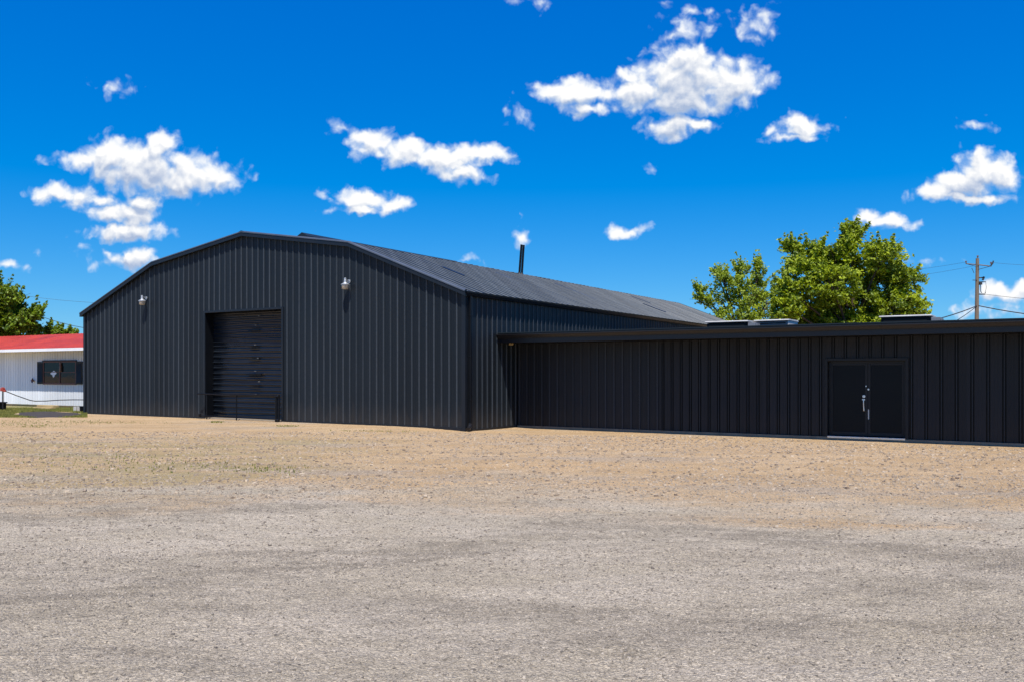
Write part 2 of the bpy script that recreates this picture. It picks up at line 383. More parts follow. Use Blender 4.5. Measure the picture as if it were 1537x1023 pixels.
def ribs(s0, s1, pitch, phase=0.0, h=0.03, minor=True, base=0.042, top=0.014):
    pts = [(s0, 0.0)]
    k0 = math.floor((s0 - phase) / pitch) - 1
    c = phase + k0 * pitch
    while c < s1 + pitch:
        prof = [(-base, 0), (-top, h), (top, h), (base, 0)]
        if minor:
            for mm in (pitch / 3, 2 * pitch / 3): prof += [(mm - 0.018, 0), (mm - 0.008, 0.005), (mm + 0.008, 0.005), (mm + 0.018, 0)]
        for d, o in prof:
            s = c + d
            if s0 + 0.003 < s < s1 - 0.003: pts.append((s, o))
        c += pitch
    pts.append((s1, 0.0)); return pts

def build_sheet(mb, name, mat, parent):
    o = mb.build(name, mat, parent); a = o.data.attributes.new('rib', 'FLOAT', 'POINT')
    r = mb.rib; v = np.zeros(len(o.data.vertices), np.float32); v[:len(r)] = r[:len(v)]; a.data.foreach_set('value', v); return o
def wall_strip(mb, prof, z0, z1, place, rows=None, jit=0.0):
    """corrugated sheet: profile points run along the wall, z0/z1 are functions of the run"""
    rows = rows or 1; base = len(mb.v); k = rows + 1
    for s, o in prof:
        a, b_ = z0(s), z1(s)
        for r in range(k):
            z = a + (b_ - a) * r / rows
            oc = o + (jit * mnoise.noise(Vector((s * 1.3, z * 0.9, 3.7))) if jit else 0.0)
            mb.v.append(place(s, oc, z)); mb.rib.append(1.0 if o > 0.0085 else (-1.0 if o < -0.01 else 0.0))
    for i in range(len(prof) - 1):
        for r in range(rows):
            p = base + i * k + r
            mb.f.append((p, p + k, p + k + 1, p + 1))

DX0, DX1, DTOP = -12.43, -8.19, 4.15      # roller door opening
ware = empty('metal_warehouse', (ORG[0], ORG[1], 0), ANG)
tag(ware, 'large charcoal ribbed metal warehouse with gambrel gable and roller door', 'warehouse')
PITCH = 0.305
mb = MB(); front = lambda s, o, z: (s, -o, z)
zlow = lambda s: -0.25 if s > -1 else -0.06
for s0, s1, lo in ((-WL, DX0, -0.08), (DX0, DX1, DTOP), (DX1, 0.0, -0.12)):
    prof = ribs(s0, s1, PITCH, 0.0)
    # the break and ridge need a column of their own
    for xx in (-WL + BX, -WL / 2, -BX):
        if s0 < xx < s1: prof.append((xx, 0.0))
    prof.sort()
    wall_strip(mb, prof, lambda s: lo, lambda s: roofz(s), front, 6, 0.006)
build_sheet(mb, 'front_wall', M['siding'], ware)
mb = MB(); wall_strip(mb, ribs(0, LEN, PITCH, 0.09), lambda s: -0.3, lambda s: EH, lambda s, o, z: (o, s, z), 5, 0.006)
build_sheet(mb, 'side_wall', M['siding'], ware)
mb = MB(); wall_strip(mb, ribs(0, LEN, PITCH, 0.09), lambda s: -0.3, lambda s: EH, lambda s, o, z: (-WL - o, LEN - s, z), 2)
build_sheet(mb, 'side_wall', M['siding'], ware)
mb = MB(); wall_strip(mb, sorted(ribs(-WL, 0, PITCH) + [(-WL+BX, 0), (-WL/2, 0), (-BX, 0)]), lambda s: -0.3, roofz, lambda s, o, z: (s, LEN + o, z), 2)
build_sheet(mb, 'rear_wall', M['siding'], ware)
# corner trims, base trim
for x0, x1 in ((-0.10, 0.045), (-WL - 0.045, -WL + 0.10)):
    mb = MB(); mb.box(x0, x1, -0.042, 0.10, -0.3, EH - 0.03); mb.build('corner_trim', M['trim'], ware, 0.006)
for a in ((-WL + 0.1, DX0 - 0.07, -0.048, -0.004, -0.06, 0.05), (DX1 + 0.07, -0.1, -0.048, -0.004, -0.12, 0.05), (0.004, 0.048, 0.1, 3.2, -0.25, -0.03)):
    mb = MB(); mb.box(*a); mb.build('base_trim', M['trim'], ware)
# roof: one ribbed sheet on each of the four slopes
OV, RV = 0.12, 0.16
def slope(mb, x0, z0, x1, z1):
    L = math.hypot(x1 - x0, z1 - z0); nx, nz = -(z1 - z0) / L, (x1 - x0) / L
    if nz < 0: nx, nz = -nx, -nz
    prof = ribs(-RV, LEN + RV, 0.42, 0.0, h=0.022, base=0.036, top=0.018)
    def place(s, o, u): return (x0 + (x1 - x0) * u + nx * (o + 0.03), s, z0 + (z1 - z0) * u + nz * (o + 0.03))
    wall_strip(mb, prof, lambda s: 0.0, lambda s: 1.0, place, 6, 0.012)
mb = MB()
m1 = (BH - EH) / BX
for sg in (0, 1):
    X = (lambda v: v) if sg == 0 else (lambda v: -WL - v)
    slope(mb, X(OV), EH - m1 * OV, X(-BX), BH); slope(mb, X(-BX + 0.02), BH + 0.006, X(-WL / 2), RH)
roof = build_sheet(mb, 'roof', M['roofing'], ware)
# rake trims along both gables, gutters along both eaves
def rake(y0, y1):
    mb = MB()
    P = [(-WL - OV, EH - m1 * OV), (-WL + BX, BH), (-WL / 2, RH), (-BX, BH), (OV, EH - m1 * OV)]
    for (xa, za), (xb, zb) in zip(P[:-1], P[1:]):
        q = [(xa, za - 0.115), (xb, zb - 0.115), (xb, zb + 0.06), (xa, za + 0.06)]
        mb.prism(q, 'y', y0, y1)
    return mb
rake(-RV - 0.01, -0.045).build('rake_trim', M['trim'], ware)
def drip(y0, d):
    mb = MB(); n = len(P_) - 1
    for (xa, za), (xb, zb) in zip(P_[:-1], P_[1:]):
        a = [(xa, y0, za + 0.02), (xa, y0 - 0.016 * d, za + 0.025), (xa, y0 - 0.010 * d, za + 0.06), (xa, y0 + 0.05 * d, za + 0.088), (xa, y0 + 0.12 * d, za + 0.092), (xa, y0 + 0.12 * d, za + 0.02)]
        b_ = [(xb, y, z + zb - za) for x, y, z in a]
        k = len(mb.v); m_ = len(a); mb.v += a + b_
        for q_ in range(m_): mb.f.append((k + q_, k + (q_ + 1) % m_, k + m_ + (q_ + 1) % m_, k + m_ + q_))
    return mb
P_ = [(-WL - OV, EH - m1 * OV), (-WL + BX, BH), (-WL / 2, RH), (-BX, BH), (OV, EH - m1 * OV)]
drip(-RV - 0.012, 1).build('drip_edge', M['dripedge'], ware)
rake(LEN + 0.05, LEN + RV).build('rake_trim', M['trim'], ware)
for sg in (1, -1):
    mb = MB(); x0 = 0.0 if sg > 0 else -WL
    pr = [(x0 + sg*0.035, EH-0.16), (x0 + sg*0.13, EH-0.15), (x0 + sg*0.17, EH-0.06), (x0 + sg*0.175, EH-0.01), (x0 + sg*0.155, EH-0.01), (x0+sg*0.15, EH-0.07), (x0 + sg*0.035, EH-0.08)]
    mb.prism(pr if sg > 0 else pr[::-1], 'y', -RV + 0.06, LEN + RV - 0.06); mb.build('eave_gutter', M['blacktrim'], ware)
mb = MB()
mb.prism([(-WL/2 - 0.38, RH + 0.02), (-WL/2 - 0.30, RH + 0.30), (-WL/2, RH + 0.45), (-WL/2 + 0.30, RH + 0.30), (-WL/2 + 0.38, RH + 0.02)], 'y', 3.0, 14.0)
mb.build('ridge_vent', M['roofing'], roof)
mb = MB(); mb.prism([(-WL/2 - 0.22, RH + 0.02), (-WL/2, RH + 0.09), (-WL/2 + 0.22, RH + 0.02), (-WL/2, RH + 0.05)], 'y', -RV - 0.02, LEN + RV)
mb.build('ridge_cap', M['trim'], roof)
# the two slim flue pipes
for dx, lean in ((0.0, 0.10), (0.15, 0.09)):
    mb = MB(); bx, by = -BX - 0.35 + dx * 0.3, 12.0 + dx
    zz = roofz(bx)
    mb.tube([(bx, by, zz - 0.05), (bx + lean, by + lean * 0.4, zz + 1.42)], 0.052, 12)
    mb.lathe([(0.10, 0.0), (0.085, 0.06), (0.056, 0.12)], (bx, by, zz))
    mb.build('flue_pipe', M['blacktrim'], roof, smooth=False)
# loose lap seams lying on the lower right slope
def seam(x0, x1, y):
    mb = MB(); n = 6
    for i in range(n):
        a, b_ = x0 + (x1 - x0) * i / n, x0 + (x1 - x0) * (i + 1) / n
        za, zb = roofz(a) + 0.058, roofz(b_) + 0.058
        mb.poly([(a, y, za), (b_, y + 0.0, zb), (b_, y + 0.14, zb + 0.012), (a, y + 0.14, za + 0.012)])
        mb.poly([(a, y, za - 0.05), (b_, y, zb - 0.05), (b_, y, zb), (a, y, za)])
    mb.build('lap_seam', M['trim'], roof)
for a in ((-3.2, -2.2, 3.1), (-3.9, -1.7, 13.0), (-4.0, -3.2, 8.0), (-2.6, -1.3, 20.5), (-4.2, -3.0, 22.5)): seam(*a)
# downspout at the front corner with its outlet
mb = MB(); mb.box(0.05, 0.15, 0.12, 0.20, 0.16, EH - 0.15)
for z in (0.9, 2.3, 3.6): mb.box(0.04, 0.158, 0.112, 0.208, z, z + 0.05)
ds = mb.build('downspout', M['blacktrim'], ware, 0.012)
mb = MB(); mb.tube([(0.10, 0.16, 0.17), (0.11, 0.13, 0.08), (0.15, 0.02, 0.02), (0.18, -0.06, 0.0)], 0.06, 10)
tag(mb.build('outlet_elbow', M['gutter'], ds), 'grey outlet elbow')
# roller door with its reveal, frame and tracks
mb = MB()
INS = 0.42
mb.box(DX0 - 0.02, DX0, 0.0, INS + 0.1, -0.05, DTOP + 0.02); mb.box(DX1, DX1 + 0.02, 0.0, INS + 0.1, -0.05, DTOP + 0.02)
mb.box(DX0, DX1, 0.0, INS + 0.1, DTOP, DTOP + 0.02)
mb.build('door_reveal', M['blacktrim'], ware)
mb = MB()
mb.box(DX0 - 0.07, DX0 + 0.012, -0.046, 0.02, -0.06, DTOP + 0.07); mb.box(DX1 - 0.012, DX1 + 0.07, -0.046, 0.02, -0.06, DTOP + 0.07)
mb.box(DX0 + 0.012, DX1 - 0.012, -0.05, 0.02, DTOP - 0.012, DTOP + 0.07)
mb.build('door_frame', M['trim'], ware, 0.006)
random.seed(5)
mb = MB(); NX = 36; z = 0.0; rows = []
while z < DTOP - 0.02:
    hgt = 0.215 if z < 2.7 else 0.17
    for fz, fo in ((0.0, 0.0), (0.12, 0.006), (0.20, 0.05), (0.34, 0.058), (0.42, 0.008), (0.55, 0.0), (0.66, 0.018), (0.74, 0.018), (0.82, 0.0)):
        rows.append((z + fz * hgt, fo))
    z += hgt
rows.append((DTOP, 0.0)); rows = [r for r in rows if r[0] <= DTOP]
b0 = len(mb.v)
for rz, ro in rows:
    for i in range(NX + 1):
        x = DX0 + (DX1 - DX0) * i / NX
        w = mnoise.noise(Vector((x * 0.8, rz * 1.3, 1.0))) * 0.035 + mnoise.noise(Vector((x * 2.2, rz * 4.5, 6.0))) * 0.014
        dz = mnoise.noise(Vector((x * 0.9, rz * 2.0, 9.0))) * 0.02
        mb.v.append((x, INS - ro + w, max(0.0, min(DTOP, rz + dz))))
for r in range(len(rows) - 1):
    for i in range(NX):
        a = b0 + r * (NX + 1) + i; mb.f.append((a, a + 1, a + NX + 2, a + NX + 1))
rd = mb.build('roll_up_door', M['shutter'], ware)
for p in rd.data.polygons: p.use_smooth = True
random.seed(8)
mb = MB()
for zz in (0.95, 1.45, 1.85, 2.35, 2.85, 3.6, 3.95):
    x = -9.9 + random.uniform(-0.15, 0.1)
    mb = MB(); mb.box(x - 0.025, x + 0.035, INS - 0.085, INS - 0.03, zz, zz + 0.03); mb.box(x - 0.01, x + 0.015, INS - 0.10, INS - 0.08, zz + 0.005, zz + 0.02)
    mb.build('door_bolt', M['steelworn'], rd, 0.004)
for zz, w in ((1.72, 0.5), (2.3, 0.35), (2.75, 0.3), (3.4, 0.35), (1.25, 0.3)):
    mb = MB(); mb.box(-10.0 - w, -10.0 + w*0.7, INS - 0.10, INS - 0.05, zz, zz + 0.035); mb.build('latch_bar', M['blacktrim'], rd)
mb = MB(); mb.box(DX0 + 0.02, DX1 - 0.02, -0.03, INS + 0.1, -0.1, 0.035); mb.build('threshold', M['concrete'], ware, 0.01)

# low barrier gate across the roller door
gate = empty('barrier_gate', loc2w(DX0, -0.28, 0.0), ANG)
tag(gate, 'low black pipe barrier gate across the warehouse roller door', 'gate')
W = DX1 - DX0
mb = MB(); mb.tube([(-0.12, 0, 0.98), (W * 0.5, 0, 0.965), (W - 0.02, 0, 0.97)], 0.028, 8); mb.build('top_rail', M['blacktrim'], gate)
mb = MB(); mb.tube([(0.0, 0, 0.12), (W - 0.02, 0, 0.10)], 0.025, 8); mb.build('bottom_rail', M['blacktrim'], gate)
for x in (0.42, 2.1):
    mb = MB(); mb.tube([(x, 0, -0.05), (x, 0, 0.965)], 0.026, 8); mb.build('post', M['blacktrim'], gate)
mb = MB(); mb.tube([(W - 0.02, 0, -0.05), (W - 0.02, 0, 0.97)], 0.05, 10); mb.tube([(W + 0.10, 0.02, -0.05), (W + 0.10, 0.02, 1.0)], 0.035, 10)
hp = mb.build('post', M['blacktrim'], gate)
for zz in (0.93, 0.06):
    mb = MB(); mb.box(W + 0.01, W + 0.13, -0.06, 0.05, zz, zz + 0.045); mb.build('hinge', M['gutter'], hp, 0.01)
mb = MB(); mb.box(-0.06, 0.04, -0.06, 0.06, 0.08, 0.20); mb.build('latch', M['gutter'], gate, 0.01)

# wall lamps on the gable
def lamp():
    e = empty('wall_lamp', (0, 0, 0), ANG); e.scale = (0.76, 0.76, 0.76)
    mb = MB(); mb.tube([(0, -0.03, 0.20), (0, -0.055, 0.20)], 0.085, 16); mb.build('mounting_plate', M['alu'], e)
    mb = MB(); mb.tube([(0, -0.05, 0.20), (0, -0.14, 0.23), (0, -0.26, 0.24), (0, -0.28, 0.22)], 0.026, 10); mb.build('arm', M['alu'], e, smooth=True)
    mb = MB(); mb.lathe([(0.03, 0.34), (0.055, 0.325), (0.058, 0.27), (0.042, 0.255), (0.06, 0.23), (0.065, 0.14), (0.10, 0.10), (0.20, 0.045), (0.205, 0.02), (0.15, 0.02)], (0, -0.30, 0), 28)
    mb.build('lamp_housing', M['alu'], e, smooth=False)
    mb = MB(); mb.lathe([(0.165, 0.018), (0.165, -0.02), (0.145, -0.165), (0.10, -0.19), (0.02, -0.195)], (0, -0.30, 0), 28)
    mb.build('lens', M['lampglass'], e, smooth=True)
    return e
def on_front(px, py, off=0.3):
    # point of the plane `off` in front of the gable along a photo direction
    u = (px - 768.5) / F; ox, oy, _ = loc2w(0, -off)
    s = (u * oy - ox) / (CA - u * SA); return s, EYE + (HZ - py) / F * (oy + SA * s)
la = lamp(); s, z = on_front(516, 428); la.location = loc2w(s, 0, z)
tag(la, 'silver barn lamp high on the gable, right of and above the roller door', 'lamp', 'silver wall lamps on the gable')
lb = copy_tree(la); s, z = on_front(211, 452.5); lb.location = loc2w(s, 0, z)
tag(lb, 'silver barn lamp near the left end of the gable under its sloping edge', 'lamp', 'silver wall lamps on the gable')

# ------------------------------------------------------------------ the low annex
YF, YW, AX1, ADEP = 1.92, 3.25, 24.0, 13.0
FZ0, FZ1 = 2.815, 3.15
annex = empty('flat_roof_annex', (ORG[0], ORG[1], 0), ANG)
tag(annex, 'long low black ribbed metal annex with flat overhanging roof and double door', 'building')
def annex_x(px, yl):
    u = (px - 768.5) / F; ox, oy, _ = loc2w(0, yl); return (u * oy - ox) / (CA - u * SA)
AD0, AD1 = annex_x(1241, YW), annex_x(1361, YW)
ADT = 2.17
AW0 = -0.045
mb = MB()
pl = lambda s, o, z: (s, YW - o, z)
def gprof(s0, s1, pitch, ph):
    pts = [(s0, 0.0)]; c = ph
    while c < s1 - 0.06:
        for d, o in ((-0.050, 0), (-0.042, -0.03), (-0.016, -0.03), (-0.009, 0.012), (0.009, 0.012), (0.016, -0.03), (0.042, -0.03), (0.050, 0),
                     (0.13, 0), (0.136, 0.004), (0.148, 0.004), (0.154, 0), (0.215, 0), (0.221, 0.004), (0.233, 0.004), (0.239, 0)):
            if s0 + 0.003 < c + d < s1 - 0.003: pts.append((c + d, o))
        c += pitch
    pts.append((s1, 0.0)); return pts
def aprof(s0, s1, pitch, ph):
    return ribs(s0, s1, pitch, ph, h=0.034, base=0.036, top=0.02)
AM = AD0 - 5.2
wall_strip(mb, aprof(0.03, AM, 0.305, 0.1), lambda s: AW0, lambda s: FZ0 + 0.02, pl, 5, 0.008)
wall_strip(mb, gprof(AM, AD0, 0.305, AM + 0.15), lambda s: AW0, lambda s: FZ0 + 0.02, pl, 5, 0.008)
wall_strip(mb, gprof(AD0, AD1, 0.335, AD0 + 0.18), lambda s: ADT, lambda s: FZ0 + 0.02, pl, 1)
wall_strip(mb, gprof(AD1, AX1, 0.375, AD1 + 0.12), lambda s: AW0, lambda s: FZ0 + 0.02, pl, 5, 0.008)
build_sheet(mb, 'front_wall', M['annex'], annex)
mb = MB(); wall_strip(mb, aprof(YW, YW + ADEP, 0.305, 0), lambda s: AW0, lambda s: FZ0 + 0.02, lambda s, o, z: (AX1 + o, s, z), 1)
build_sheet(mb, 'side_wall', M['annex'], annex)
mb = MB(); wall_strip(mb, aprof(0.05, AX1, 0.305, 0), lambda s: AW0, lambda s: FZ0 + 0.02, lambda s, o, z: (s, YW + ADEP + o, z), 1)
build_sheet(mb, 'rear_wall', M['annex'], annex)
mb = MB(); mb.box(0.05, AX1 + 0.05, YW - 0.07, YW + ADEP, -0.4, AW0 + 0.003); mb.build('foundation', M['concrete'], annex)
mb = MB(); x0 = 0.05
mb.prism([(YF + 0.02, FZ0 + 0.02), (YF + 0.02, FZ1 - 0.035), (YF - 0.03, FZ1 - 0.035), (YF - 0.03, FZ1), (YF + 1.0, FZ1 + 0.012), (YW + ADEP, FZ1 + 0.16), (YW + ADEP + 0.2, FZ0 + 0.02)], 'x', x0, AX1 + 0.3)
mb.build('roof', M['roofing'], annex)
mb = MB(); mb.box(x0, AX1 + 0.28, YF + 0.03, YW - 0.04, FZ0 - 0.004, FZ0 + 0.018); mb.build('soffit', M['blacktrim'], annex)
mb = MB(); mb.box(x0, AX1 + 0.3, YF - 0.012, YF + 0.02, FZ0 - 0.01, FZ1 - 0.04); mb.build('fascia', M['gutter'], annex, 0.004)
mb = MB()
gp = [(YF - 0.014, 2.955), (YF - 0.06, 2.955), (YF - 0.075, 2.985), (YF - 0.105, 3.015), (YF - 0.125, 3.06), (YF - 0.125, 3.085), (YF - 0.10, 3.085), (YF - 0.10, 3.06), (YF - 0.014, 3.06)]
for a, b_ in ((x0, 6.1), (6.103, 12.2), (12.203, 18.3), (18.303, AX1 + 0.3)): mb.prism(gp, 'x', a, b_)
mb.build('gutter', M['gutter'], annex)
mb = MB(); mb.box(x0 + 0.18, x0 + 0.30, YF + 0.4, YF + 0.52, FZ0 - 0.07, FZ0 - 0.004); tag(mb.build('soffit_fitting', M['timber'], annex, 0.01), 'small tan soffit fitting')
mb = MB(); mb.box(0.36, 0.44, YW - 0.06, YW - 0.036, -0.04, 0.02); mb.build('base_clip', M['gutter'], annex)
# double door
REC = 0.19
mb = MB()
mb.box(AD0 - 0.05, AD0 + 0.03, YW - 0.055, YW + REC, AW0 - 0.02, ADT + 0.05); mb.box(AD1 - 0.03, AD1 + 0.05, YW - 0.055, YW + REC, AW0 - 0.02, ADT + 0.05)
mb.box(AD0 + 0.03, AD1 - 0.03, YW - 0.055, YW + REC, ADT - 0.03, ADT + 0.05)
# inner stop
mb.box(AD0 + 0.03, AD0 + 0.09, YW + 0.12, YW + REC, AW0, ADT - 0.03); mb.box(AD1 - 0.09, AD1 - 0.03, YW + 0.12, YW + REC, AW0, ADT - 0.03)
mb.box(AD0 + 0.09, AD1 - 0.09, YW + 0.12, YW + REC, ADT - 0.10, ADT - 0.03)
mb.build('door_frame', M['doortrim'], annex, 0.006)
DL0, DL1 = AD0 + 0.09, AD1 - 0.09; MID = (DL0 + DL1) / 2 + 0.03; DZ0, DZ1 = AW0 + 0.05, ADT - 0.10
mb = MB(); mb.box(AD0 + 0.03, AD1 - 0.03, YW - 0.08, YW + REC, AW0 - 0.03, AW0 + 0.03); mb.build('threshold', M['steel'], annex, 0.006)
def leaf(x0, x1, wide):
    mb = MB(); y0, y1 = YW + 0.125, YW + 0.175
    sl, sr = wide
    mb.box(x0, x0 + sl, y0, y1, DZ0, DZ1); mb.box(x1 - sr, x1, y0, y1, DZ0, DZ1)
    mb.box(x0 + sl, x1 - sr, y0 + 0.001, y1, DZ0, DZ0 + 0.10); mb.box(x0 + sl, x1 - sr, y0 + 0.001, y1, DZ1 - 0.05, DZ1)
    d = mb.build('door', M['doortrim'], annex, 0.004)
    mb = MB(); mb.box(x0 + sl + 0.001, x1 - sr - 0.001, y0 + 0.022, y1 - 0.005, DZ0 + 0.1, DZ1 - 0.05); mb.build('panel', M['doorpaint'], d)
    return d
dl = leaf(DL0, MID - 0.004, (0.05, 0.07)); dr = leaf(MID + 0.004, DL1, (0.07, 0.05))
dl['label'] = 'left door leaf with silver pull handle'
yf = YW + 0.125; hx = MID - 0.10
mb = MB(); mb.tube([(hx, yf + 0.005, 1.13), (hx, yf - 0.03, 1.13)], 0.042, 16)
mb.box(hx - 0.045, hx + 0.035, yf - 0.06, yf - 0.02, 1.02, 1.06)
mb.tube([(hx - 0.005, yf - 0.05, 1.06), (hx - 0.005, yf - 0.055, 0.95), (hx + 0.005, yf - 0.05, 0.72), (hx + 0.005, yf, 0.70)], 0.02, 8)
mb.build('handle', M['steel'], dl, 0.004)
mb = MB(); mb.tube([(MID - 0.045, yf + 0.004, 1.42), (MID - 0.045, yf - 0.015, 1.42)], 0.018, 12); mb.build('lock', M['steel'], dl)
mb = MB(); mb.tube([(MID + 0.02, yf + 0.004, 1.33), (MID + 0.02, yf - 0.02, 1.33)], 0.026, 12); mb.build('lock', M['steel'], dr)
mb = MB(); mb.box(MID + 0.006, MID + 0.036, yf - 0.006, yf + 0.004, 0.48, 0.76); mb.build('latch_plate', M['alu'], dr)

# rooftop units
def unit(px0, px1, pytop, yb, depth, mat_side, label, slat=False):
    xa, xb = annex_x(px0, yb), annex_x(px1, yb)
    wx, wy, _ = loc2w((xa + xb) / 2, yb)
    ztop = EYE + (HZ - pytop) / F * wy
    zb = FZ1 + 0.02 + 0.012 * (yb - YF)
    w = xb - xa
    e = empty('rooftop_unit', (wx, wy, zb - 0.06), ANG); h = ztop - zb + 0.06
    tag(e, label, 'rooftop unit', 'low units on the annex roof')
    mb = MB(); mb.box(-w/2 + 0.05, w/2 - 0.05, 0.06, depth - 0.06, 0.0, h - 0.07); cs = mb.build('casing', mat_side, e, 0.01)
    mb = MB()
    for i in range(5): mb.box(-w/2 + 0.12, w/2 - 0.12, 0.045, 0.06, 0.03 + i*0.07, 0.06 + i*0.07) if 0.06 + i*0.07 < h - 0.09 else None
    if mb.v: mb.build('louvre', M['unitdark'], cs)
    mb = MB(); mb.prism([(0.0, h - 0.05), (0.0, h - 0.015), (0.05, h), (depth - 0.05, h + 0.01), (depth, h - 0.02), (depth, h - 0.05)], 'x', -w/2, w/2)
    mb.build('cap', M['capwhite'], e, 0.012)
    if not slat:
        mb = MB(); mb.box(w/2 - 0.048, w/2 - 0.02, 0.05, depth - 0.05, 0.0, h - 0.055); mb.build('end_panel', M['capwhite'], e)
    if slat:
        mb = MB(); mb.prism([(0.1, 0.0), (0.1, h - 0.08), (depth - 0.1, h - 0.08), (depth - 0.1, 0.0)], 'x', w/2 - 0.02, w/2 + 0.22)
        for i in range(6): mb.box(w/2 + 0.22, w/2 + 0.25, 0.15 + i * 0.17, 0.22 + i * 0.17, 0.04, h - 0.12)
        mb.build('hood', M['hoodgrey'], e, 0.01)
    return e
unit(1058, 1122, 481.5, 5.0, 1.1, M['unitdark'], 'low dark rooftop unit with pale cap and grey louvred hood beside warehouse roof', True)
unit(1131, 1184, 479.5, 5.6, 1.3, M['unitgrey'], 'low white rooftop box in front of the pale green tree')
unit(1319, 1398, 473.0, 5.0, 1.2, M['unitdark'], 'wider dark rooftop unit with pale cap in front of the utility pole side', True)

# ------------------------------------------------------------------ the white house on the left
hb = at(127, 612, 44.8)
house = empty('white_house', (hb[0], hb[1], 0), ANG)
tag(house, 'white board sided house with red metal roof behind the warehouse', 'house')
def house_x(px, off=0.0):
    u = (px - 768.5) / F; ox, oy = hb[0] + SA * 0 - (-SA) * 0, hb[1]
    ox, oy = hb[0] - SA * off, hb[1] + CA * off
    return (u * oy - ox) / (CA - u * SA)
HL, HR = -16.0, 9.0
mb = MB()
prof = []
s = HL
while s < HR:
    prof += [(s, 0.0), (s + 0.010, -0.018), (s + 0.024, -0.018), (s + 0.034, 0.0)]; s += 0.24 if int(s * 10) % 3 else 0.20
prof.append((HR, 0.0))
wall_strip(mb, prof, lambda s: 0.12 + 0.012 * mnoise.noise(Vector((s * 3, 0, 0))), lambda s: 3.0, lambda s, o, z: (s, -o, z), 3, 0.006)
build_sheet(mb, 'wall', M['whiteboards'], house)
mb = MB(); mb.box(HL, HR, 0.03, 6.5, 0.1, 3.0); mb.build('wall', M['white'], house)
mb = MB(); mb.box(HL, HR, 0.06, 6.4, -0.2, 0.11); mb.build('foundation', M['timber'], house)
OVH = 0.80
mb = MB(); sz = 0.215
mb.prism([(-OVH, 3.02), (-OVH, 3.06), (3.2, 4.02), (7.3, 3.06), (7.3, 3.02), (3.2, 3.96)], 'x', HL - 0.3, HR)
s = HL - 0.2
while s < HR:
    z0, z1 = 3.062, 4.022
    mb.prism([(s - 0.025, -OVH), (s + 0.025, -OVH), (s + 0.025, 3.2), (s - 0.025, 3.2)], 'z', 3.0, 3.0) if False else None
    n0 = len(mb.v)
    mb.v += [(s - 0.03, -OVH, z0), (s, -OVH, z0 + 0.014), (s + 0.03, -OVH, z0), (s - 0.03, 3.2, z1), (s, 3.2, z1 + 0.014), (s + 0.03, 3.2, z1)]
    mb.f += [(n0, n0+1, n0+4, n0+3), (n0+1, n0+2, n0+5, n0+4), (n0, n0+2, n0+1)]
    s += 0.42
hroof = mb.build('roof', M['redroof'], house)
mb = MB(); mb.box(HL - 0.3, HR, -OVH - 0.03, -OVH + 0.0, 2.90, 3.045); mb.build('fascia', M['white'], house)
mb = MB(); mb.box(HL - 0.3, HR, -OVH, -0.005, 2.965, 2.985); mb.build('soffit', M['timber'], house)
# window with shutters
def hz(py): return EYE + (HZ - py) / F * (hb[1] - 0.3)
wx0, wx1, wz0, wz1 = house_x(66), house_x(115), hz(577), hz(541)
mb = MB()
fr = 0.055
mb.box(wx0, wx1, -0.06, 0.02, wz0, wz0 + fr + 0.03); mb.box(wx0, wx1, -0.05, 0.02, wz1 - fr, wz1)
mb.box(wx0, wx0 + fr, -0.05, 0.02, wz0 + fr + 0.03, wz1 - fr); mb.box(wx1 - fr, wx1, -0.05, 0.02, wz0 + fr + 0.03, wz1 - fr)
wm = (wx0 + wx1) / 2 + 0.03
mb.box(wm - 0.04, wm + 0.04, -0.05, 0.02, wz0 + fr + 0.03, wz1 - fr)
zm = (wz0 + wz1) / 2 + 0.03
mb.box(wx0 + fr, wm - 0.04, -0.035, 0.0, zm, zm + 0.035); mb.box(wm + 0.04, wx1 - fr, -0.035, 0.0, zm - 0.02, zm + 0.015)
win = mb.build('window', M['redframe'], house, 0.006)
mb = MB(); mb.box(wx0 + 0.03, wx1 - 0.03, -0.022, -0.012, wz0 + 0.03, wz1 - 0.03); mb.build('pane', M['glass'], win)
mb = MB(); mb.box(wx0 - 0.05, wx1 + 0.05, -0.09, -0.005, wz1, wz1 + 0.05); mb.build('lintel', M['blacktrim'], win)
cx, cz = house_x(81), hz(560.5)
out = [(-0.29, 0.02), (-0.20, 0.07), (-0.10, 0.10), (-0.02, 0.16), (0.08, 0.16), (0.17, 0.11), (0.28, 0.05), (0.24, -0.01), (0.13, -0.05), (0.07, -0.15), (0.01, -0.19), (-0.06, -0.15), (-0.10, -0.07), (-0.20, -0.03)]
mb = MB(); mb.prism([(cx + a, cz + b_) for a, b_ in out], 'z', 0, 0.004)
mb.v = [(a, -0.024 - c, b_) for a, b_, c in mb.v]
tag(mb.build('sticker', M['sticker'], win), 'white cap shaped sticker on the glass')
mb = MB(); bx = wm + 0.13; mb.lathe([(0.05, 0), (0.075, 0.04), (0.07, 0.28), (0.035, 0.36), (0.035, 0.46)], (bx, -0.065, zm + 0.03), 12)
mb.build('ornament', M['brown'], win)
for px0, px1 in ((57, 66), (115, 124.5)):
    a, b_ = house_x(px0) + 0.005, house_x(px1) - 0.005
    mb = MB(); mb.box(a, b_, -0.055, -0.004, wz0 + 0.02, wz1 - 0.02)
    k = wz0 + 0.12
    while k < wz1 - 0.14:
        mb.prism([(-0.056, k), (-0.075, k), (-0.056, k + 0.05)], 'x', a + 0.06, b_ - 0.06); k += 0.07
    mb.build('shutter', M['blacktrim'], house)
tx, tz = house_x(51), hz(571)
mb = MB(); mb.tube([(tx - 0.12, -0.01, tz + 0.10), (tx, -0.10, tz), (tx + 0.02, -0.12, tz - 0.12)], [0.03, 0.045, 0.03], 8); mb.box(tx - 0.02, tx + 0.13, -0.16, -0.06, tz - 0.05, tz + 0.03)
